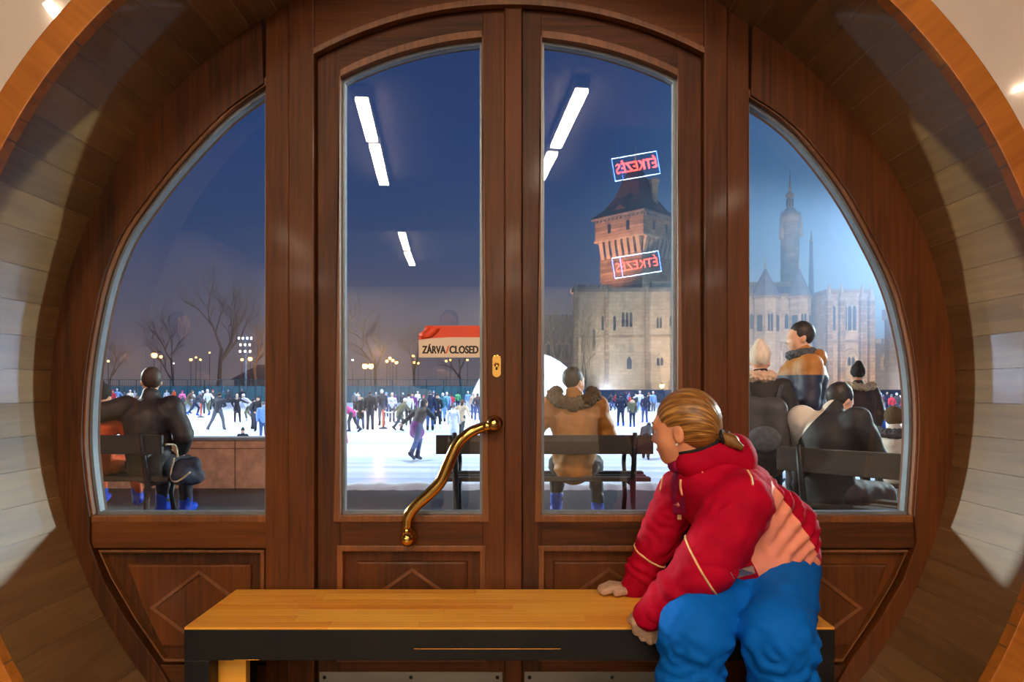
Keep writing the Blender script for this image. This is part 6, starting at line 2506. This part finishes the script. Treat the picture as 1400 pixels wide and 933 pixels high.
seams = [view_plane((1052, 660), (1016, 758)), view_plane((1016, 758), (1040, 806)), view_plane((1052, 655), (1112, 748)), view_plane((905, 800), (1130, 735))]
for co, no in seams[:3]:
    cutp(co, no)
mids = Vector(P(1062, 745, 1.95))
sg = [1 if (mids - co).dot(no) > 0 else -1 for co, no in seams]
pl_co, pl_no = view_plane((931, 640), (926, 760), 1.93)
pl2_co, pl2_no = view_plane((913, 640), (905, 760), 1.93)
cutp(pl_co, pl_no)
cutp(pl2_co, pl2_no)
for f in bm.faces:
    c = f.calc_center_median()
    f.smooth = True
    mi = 0
    if f[lay] == 0:
        if all(((c - co).dot(no) > 0) == (s_ > 0) for (co, no), s_ in zip(seams[:3], sg[:3])) and c.y < J['pelvis'][1] + .05:
            mi = 1
        elif (c - pl_co).dot(pl_no) * (c - pl2_co).dot(pl2_no) < 0 and c.y < 2.02:
            mi = 2
        elif c.x > J['waist'][0] + .085 and c.z < J['upper'][2]:
            mi = 0
    f.material_index = mi
bm.to_mesh(jm)
bm.free()
for m_ in (G_RED, G_SALM, G_PLUM):
    jm.materials.append(m_)
jacket = link('jacket', jm, None, girl)
# standing collar and hood
S = Sdf()
ringp = [J['neck'] + np.array((.060 * math.cos(t), .060 * math.sin(t), .006 + .018 * math.cos(t))) for t in [2 * PI * k / 14 for k in range(15)]]
for a_, b2 in zip(ringp[:-1], ringp[1:]):
    S.cone(a_, b2, .017, .017, 0, .012)
link('collar', S.mesh(.0065, 1, fold_disp(.003, 25, 4), labels=False), G_PLUM, jacket)
S = Sdf()
S.ell(PA(992, 622, 2.0), (.080, .090, .060), 0, .02, np.array(Matrix.Rotation(math.radians(-18), 3, 'Y')))
S.ell(PA(1010, 632, 2.0), (.046, .085, .066), 0, .03)
S.ell(PA(955, 636, 1.97), (.055, .06, .036), 0, .03)
S.ell(PA(946, 635, 1.945), (.042, .034, .034), 0, .03)
S.ell(PA(972, 622, 1.95), (.045, .042, .040), 0, .03)
S.sub(PA(965, 592, 2.0), (.062, .062, .036), np.array(Matrix.Rotation(math.radians(-20), 3, 'Y')), .010)
hood = link('hood', S.mesh(.0065, 1, fold_disp(.005, 14, 9), labels=False), G_RED, jacket)
lin_ = Sdf().ell(PA(963, 607, 2.0), (.052, .064, .024), 0, .01, np.array(Matrix.Rotation(math.radians(-20), 3, 'Y')))
link('hood_lining', lin_.mesh(.0065, 1, fold_disp(.003, 20, 6), labels=False), G_PLUM, hood)
edge = catmull([tuple(PA(*q_)) for q_ in ((928, 620, 1.945), (945, 618, 1.93), (962, 614, 1.922), (978, 606, 1.925), (990, 597, 1.945), (997, 591, 1.985))], 4)
link('hood_edge_shade', tube_mesh(edge, [.0035 + .003 * math.sin(PI * i / (len(edge) - 1)) for i in range(len(edge))], 8), G_BLACK, hood)  # black tube stands in for the shade inside the hood's edge

# piping round the sleeves
from mathutils.bvhtree import BVHTree
bvh = BVHTree.FromPolygons([v.co for v in jm.vertices], [tuple(p_.vertices) for p_ in jm.polygons])


def skin_point(px, py, off=.0012):
    """the point of the jacket cloth met when looking at this spot of the sitter"""
    o_ = Vector((0, 0, CZ))
    dr = (P(px, py, 1.0) - o_).normalized()
    hit = bvh.ray_cast(o_, dr)
    return (hit[0] + hit[1].normalized() * off) if hit[0] is not None else None


def stitched(name, pts, r, mat, parent, n=5, off=.0012):
    q_ = [skin_point(x, y, off) for x, y in catmull(pts, n)]
    q_ = [p_ for p_ in q_ if p_ is not None]
    if len(q_) > 2:
        return link(name, tube_mesh(q_, r, 6), mat, parent)


def sleeve_ring(a_, b2, u, r, tilt, name='piping', ext=.004):
    ax = Vector((b2 - a_).tolist()).normalized()
    c = Vector((a_ + (b2 - a_) * u).tolist())
    n1 = ax.orthogonal().normalized()
    n2 = ax.cross(n1)
    pts = []
    for k in range(33):
        t = 2 * PI * k / 32
        dirv = n1 * math.cos(t) + n2 * math.sin(t)
        dirv = (dirv + ax * tilt * dirv.dot(Vector((.5, -.3, -.8)).normalized())).normalized()
        hit = bvh.ray_cast(c + dirv * .14, -dirv, .14)
        pts.append(hit[0] + dirv * .001 if hit[0] is not None else c + dirv * r)
    return link(name, tube_mesh(pts, .0032, 6), G_PIPE, jacket)


sleeve_ring(J['elN'], J['wrN'], .10, .074, .25)
sleeve_ring(J['elF'], J['wrF'], .30, .058, .15)
stitched('piping', [(913, 636), (907, 652), (903, 672)], .0026, G_PIPE, jacket)
stitched('piping', [(945, 632), (953, 629), (957, 640), (961, 647)], .0024, G_PIPE, jacket)
stitched('piping', [(931, 656), (931, 667), (933, 677)], .0036, G_PIPE, jacket)
stitched('piping', [(1022, 644), (1027, 653), (1029, 664)], .0030, G_PIPE, jacket)
# chest pocket flap with embroidered star and zip pull
fl = [(919, 680), (937, 680), (939, 702), (921, 702)]
fp = [skin_point(x, y, .003) for x, y in fl]
if all(p_ is not None for p_ in fp):
    me = mesh_from([tuple(p_) for p_ in fp] + [tuple(p_ + Vector((0, .008, 0))) for p_ in fp], [(0, 1, 2, 3), (7, 6, 5, 4), (0, 4, 5, 1), (1, 5, 6, 2), (2, 6, 7, 3), (3, 7, 4, 0)])
    flap = link('pocket_flap', me, G_PLUM, jacket)
    G_STAR = M('embroidery', (206, 130, 110), .7)
    c = skin_point(929, 690, .004)
    for k in range(4):
        t = PI * k / 4
        L_ = .012 if k == 0 else .007
        v_ = Vector((math.cos(t) * L_, 0, math.sin(t) * L_))
        link('star_stitch', tube_mesh([c - v_, c + v_], .0011, 5), G_STAR, flap)
c = skin_point(929, 706, .004)
if c:
    box('zip_pull', (c.x - .0065, c.y - .004, c.z - .008), (c.x + .0065, c.y, c.z + .008), G_PIPE, jacket, .002)
# grey reflective tape at the hem
tp_ = [skin_point(x, y, .002) for x, y in ((998, 783), (1014, 778), (1029, 774))]
tp2 = [skin_point(x, y, .002) for x, y in ((1003, 792), (1017, 788), (1032, 784))]
if all(p_ is not None for p_ in tp_ + tp2):
    vv = [tuple(p_) for p_ in tp_ + tp2] + [tuple(p_ + Vector((0, .006, 0))) for p_ in tp_ + tp2]
    link('reflective_tape', mesh_from(vv, [(0, 1, 4, 3), (1, 2, 5, 4), (9, 10, 7, 6), (10, 11, 8, 7), (0, 6, 7, 1), (1, 7, 8, 2), (3, 4, 10, 9), (4, 5, 11, 10), (0, 3, 9, 6), (2, 8, 11, 5)]), G_GREY, jacket)
# gathered frill of the jacket back that shows past the salmon panel
S = Sdf()
for i in range(9):
    t = i / 8
    a_ = PA(1066 + 34 * t, 682 + 78 * t, 2.03 + .03 * t)
    S.ell(a_, (.020, .055, .0165), 0, .006, np.array(Matrix.Rotation(math.radians(28), 3, 'Y')))
link('gathered_back', S.mesh(.0065, 1, fold_disp(.003, 25, 1), labels=False), G_RED, jacket)

# cuffs
for e_, w_, r_ in (('elN', 'wrN', .043), ('elF', 'wrF', .040)):
    dv = (J[w_] - J[e_]) / np.linalg.norm(J[w_] - J[e_])
    S = Sdf().cone(J[w_] - dv * .005, J[w_] + dv * .028, r_ + .004, r_, 0, .01)
    link('cuff', S.mesh(.006, 1, fold_disp(.0025, 40, 2), labels=False), G_RED, jacket)

# gloved hands: near one closed over the front edge of the bench, far one flat behind
S = Sdf()
wr = J['wrN'] + (J['wrN'] - J['elN']) / np.linalg.norm(J['wrN'] - J['elN']) * .02
palm = PA(886, 846, 1.838)
S.cone(wr, palm, .033, .034, 0, .012)
for k, (kx_, ky_, tx, ty) in enumerate(((869, 851, 870, 864), (878, 856, 879, 872), (888, 859, 889, 877), (898, 859, 899, 876))):
    kn_ = PA(kx_, ky_, 1.829)
    tip = PA(tx, ty, 1.838)
    S.cone(PA(884 + k * 2, 846, 1.84), kn_, .017, .0145, 0, .006)
    S.cone(kn_, tip, .0145, .0115, 0, .003)
S.cone(PA(878, 842, 1.85), PA(868, 843, 1.872), .016, .013, 0, .006)
S.cone(PA(868, 843, 1.872), PA(862, 849, 1.885), .013, .0105, 0, .004)
link('glove', S.mesh(.0042, 1, None, labels=False), G_GLOVE, girl)
S = Sdf()
wr = J['wrF'] + (J['wrF'] - J['elF']) / np.linalg.norm(J['wrF'] - J['elF']) * .02
zt_ = BZ + .0155
palm = PA(857, 800, 2.165)
palm[2] = zt_ + .006
S.cone(wr, palm, .030, .024, 0, .012)
for k in range(4):
    b2 = palm + V3(-.022, -.018 + .012 * k, -.001)
    m_ = palm + V3(-.05 - .004 * (k in (1, 2)), -.026 + .016 * k, .002)
    t_ = palm + V3(-.078 - .006 * (k in (1, 2)), -.030 + .018 * k, -.0085)
    S.cone(b2, m_, .0135, .0125, 0, .004)
    S.cone(m_, t_, .0125, .0105, 0, .003)
th = palm + V3(-.012, -.03, -.004)
S.cone(palm + V3(.005, -.012, 0), th, .014, .0125, 0, .005)
S.cone(th, palm + V3(-.040, -.044, -.008), .0125, .0105, 0, .003)
S.cut((0, 0, -1), -(BZ + .001))
link('glove', S.mesh(.0042, 1, None, labels=False), G_GLOVE, girl)
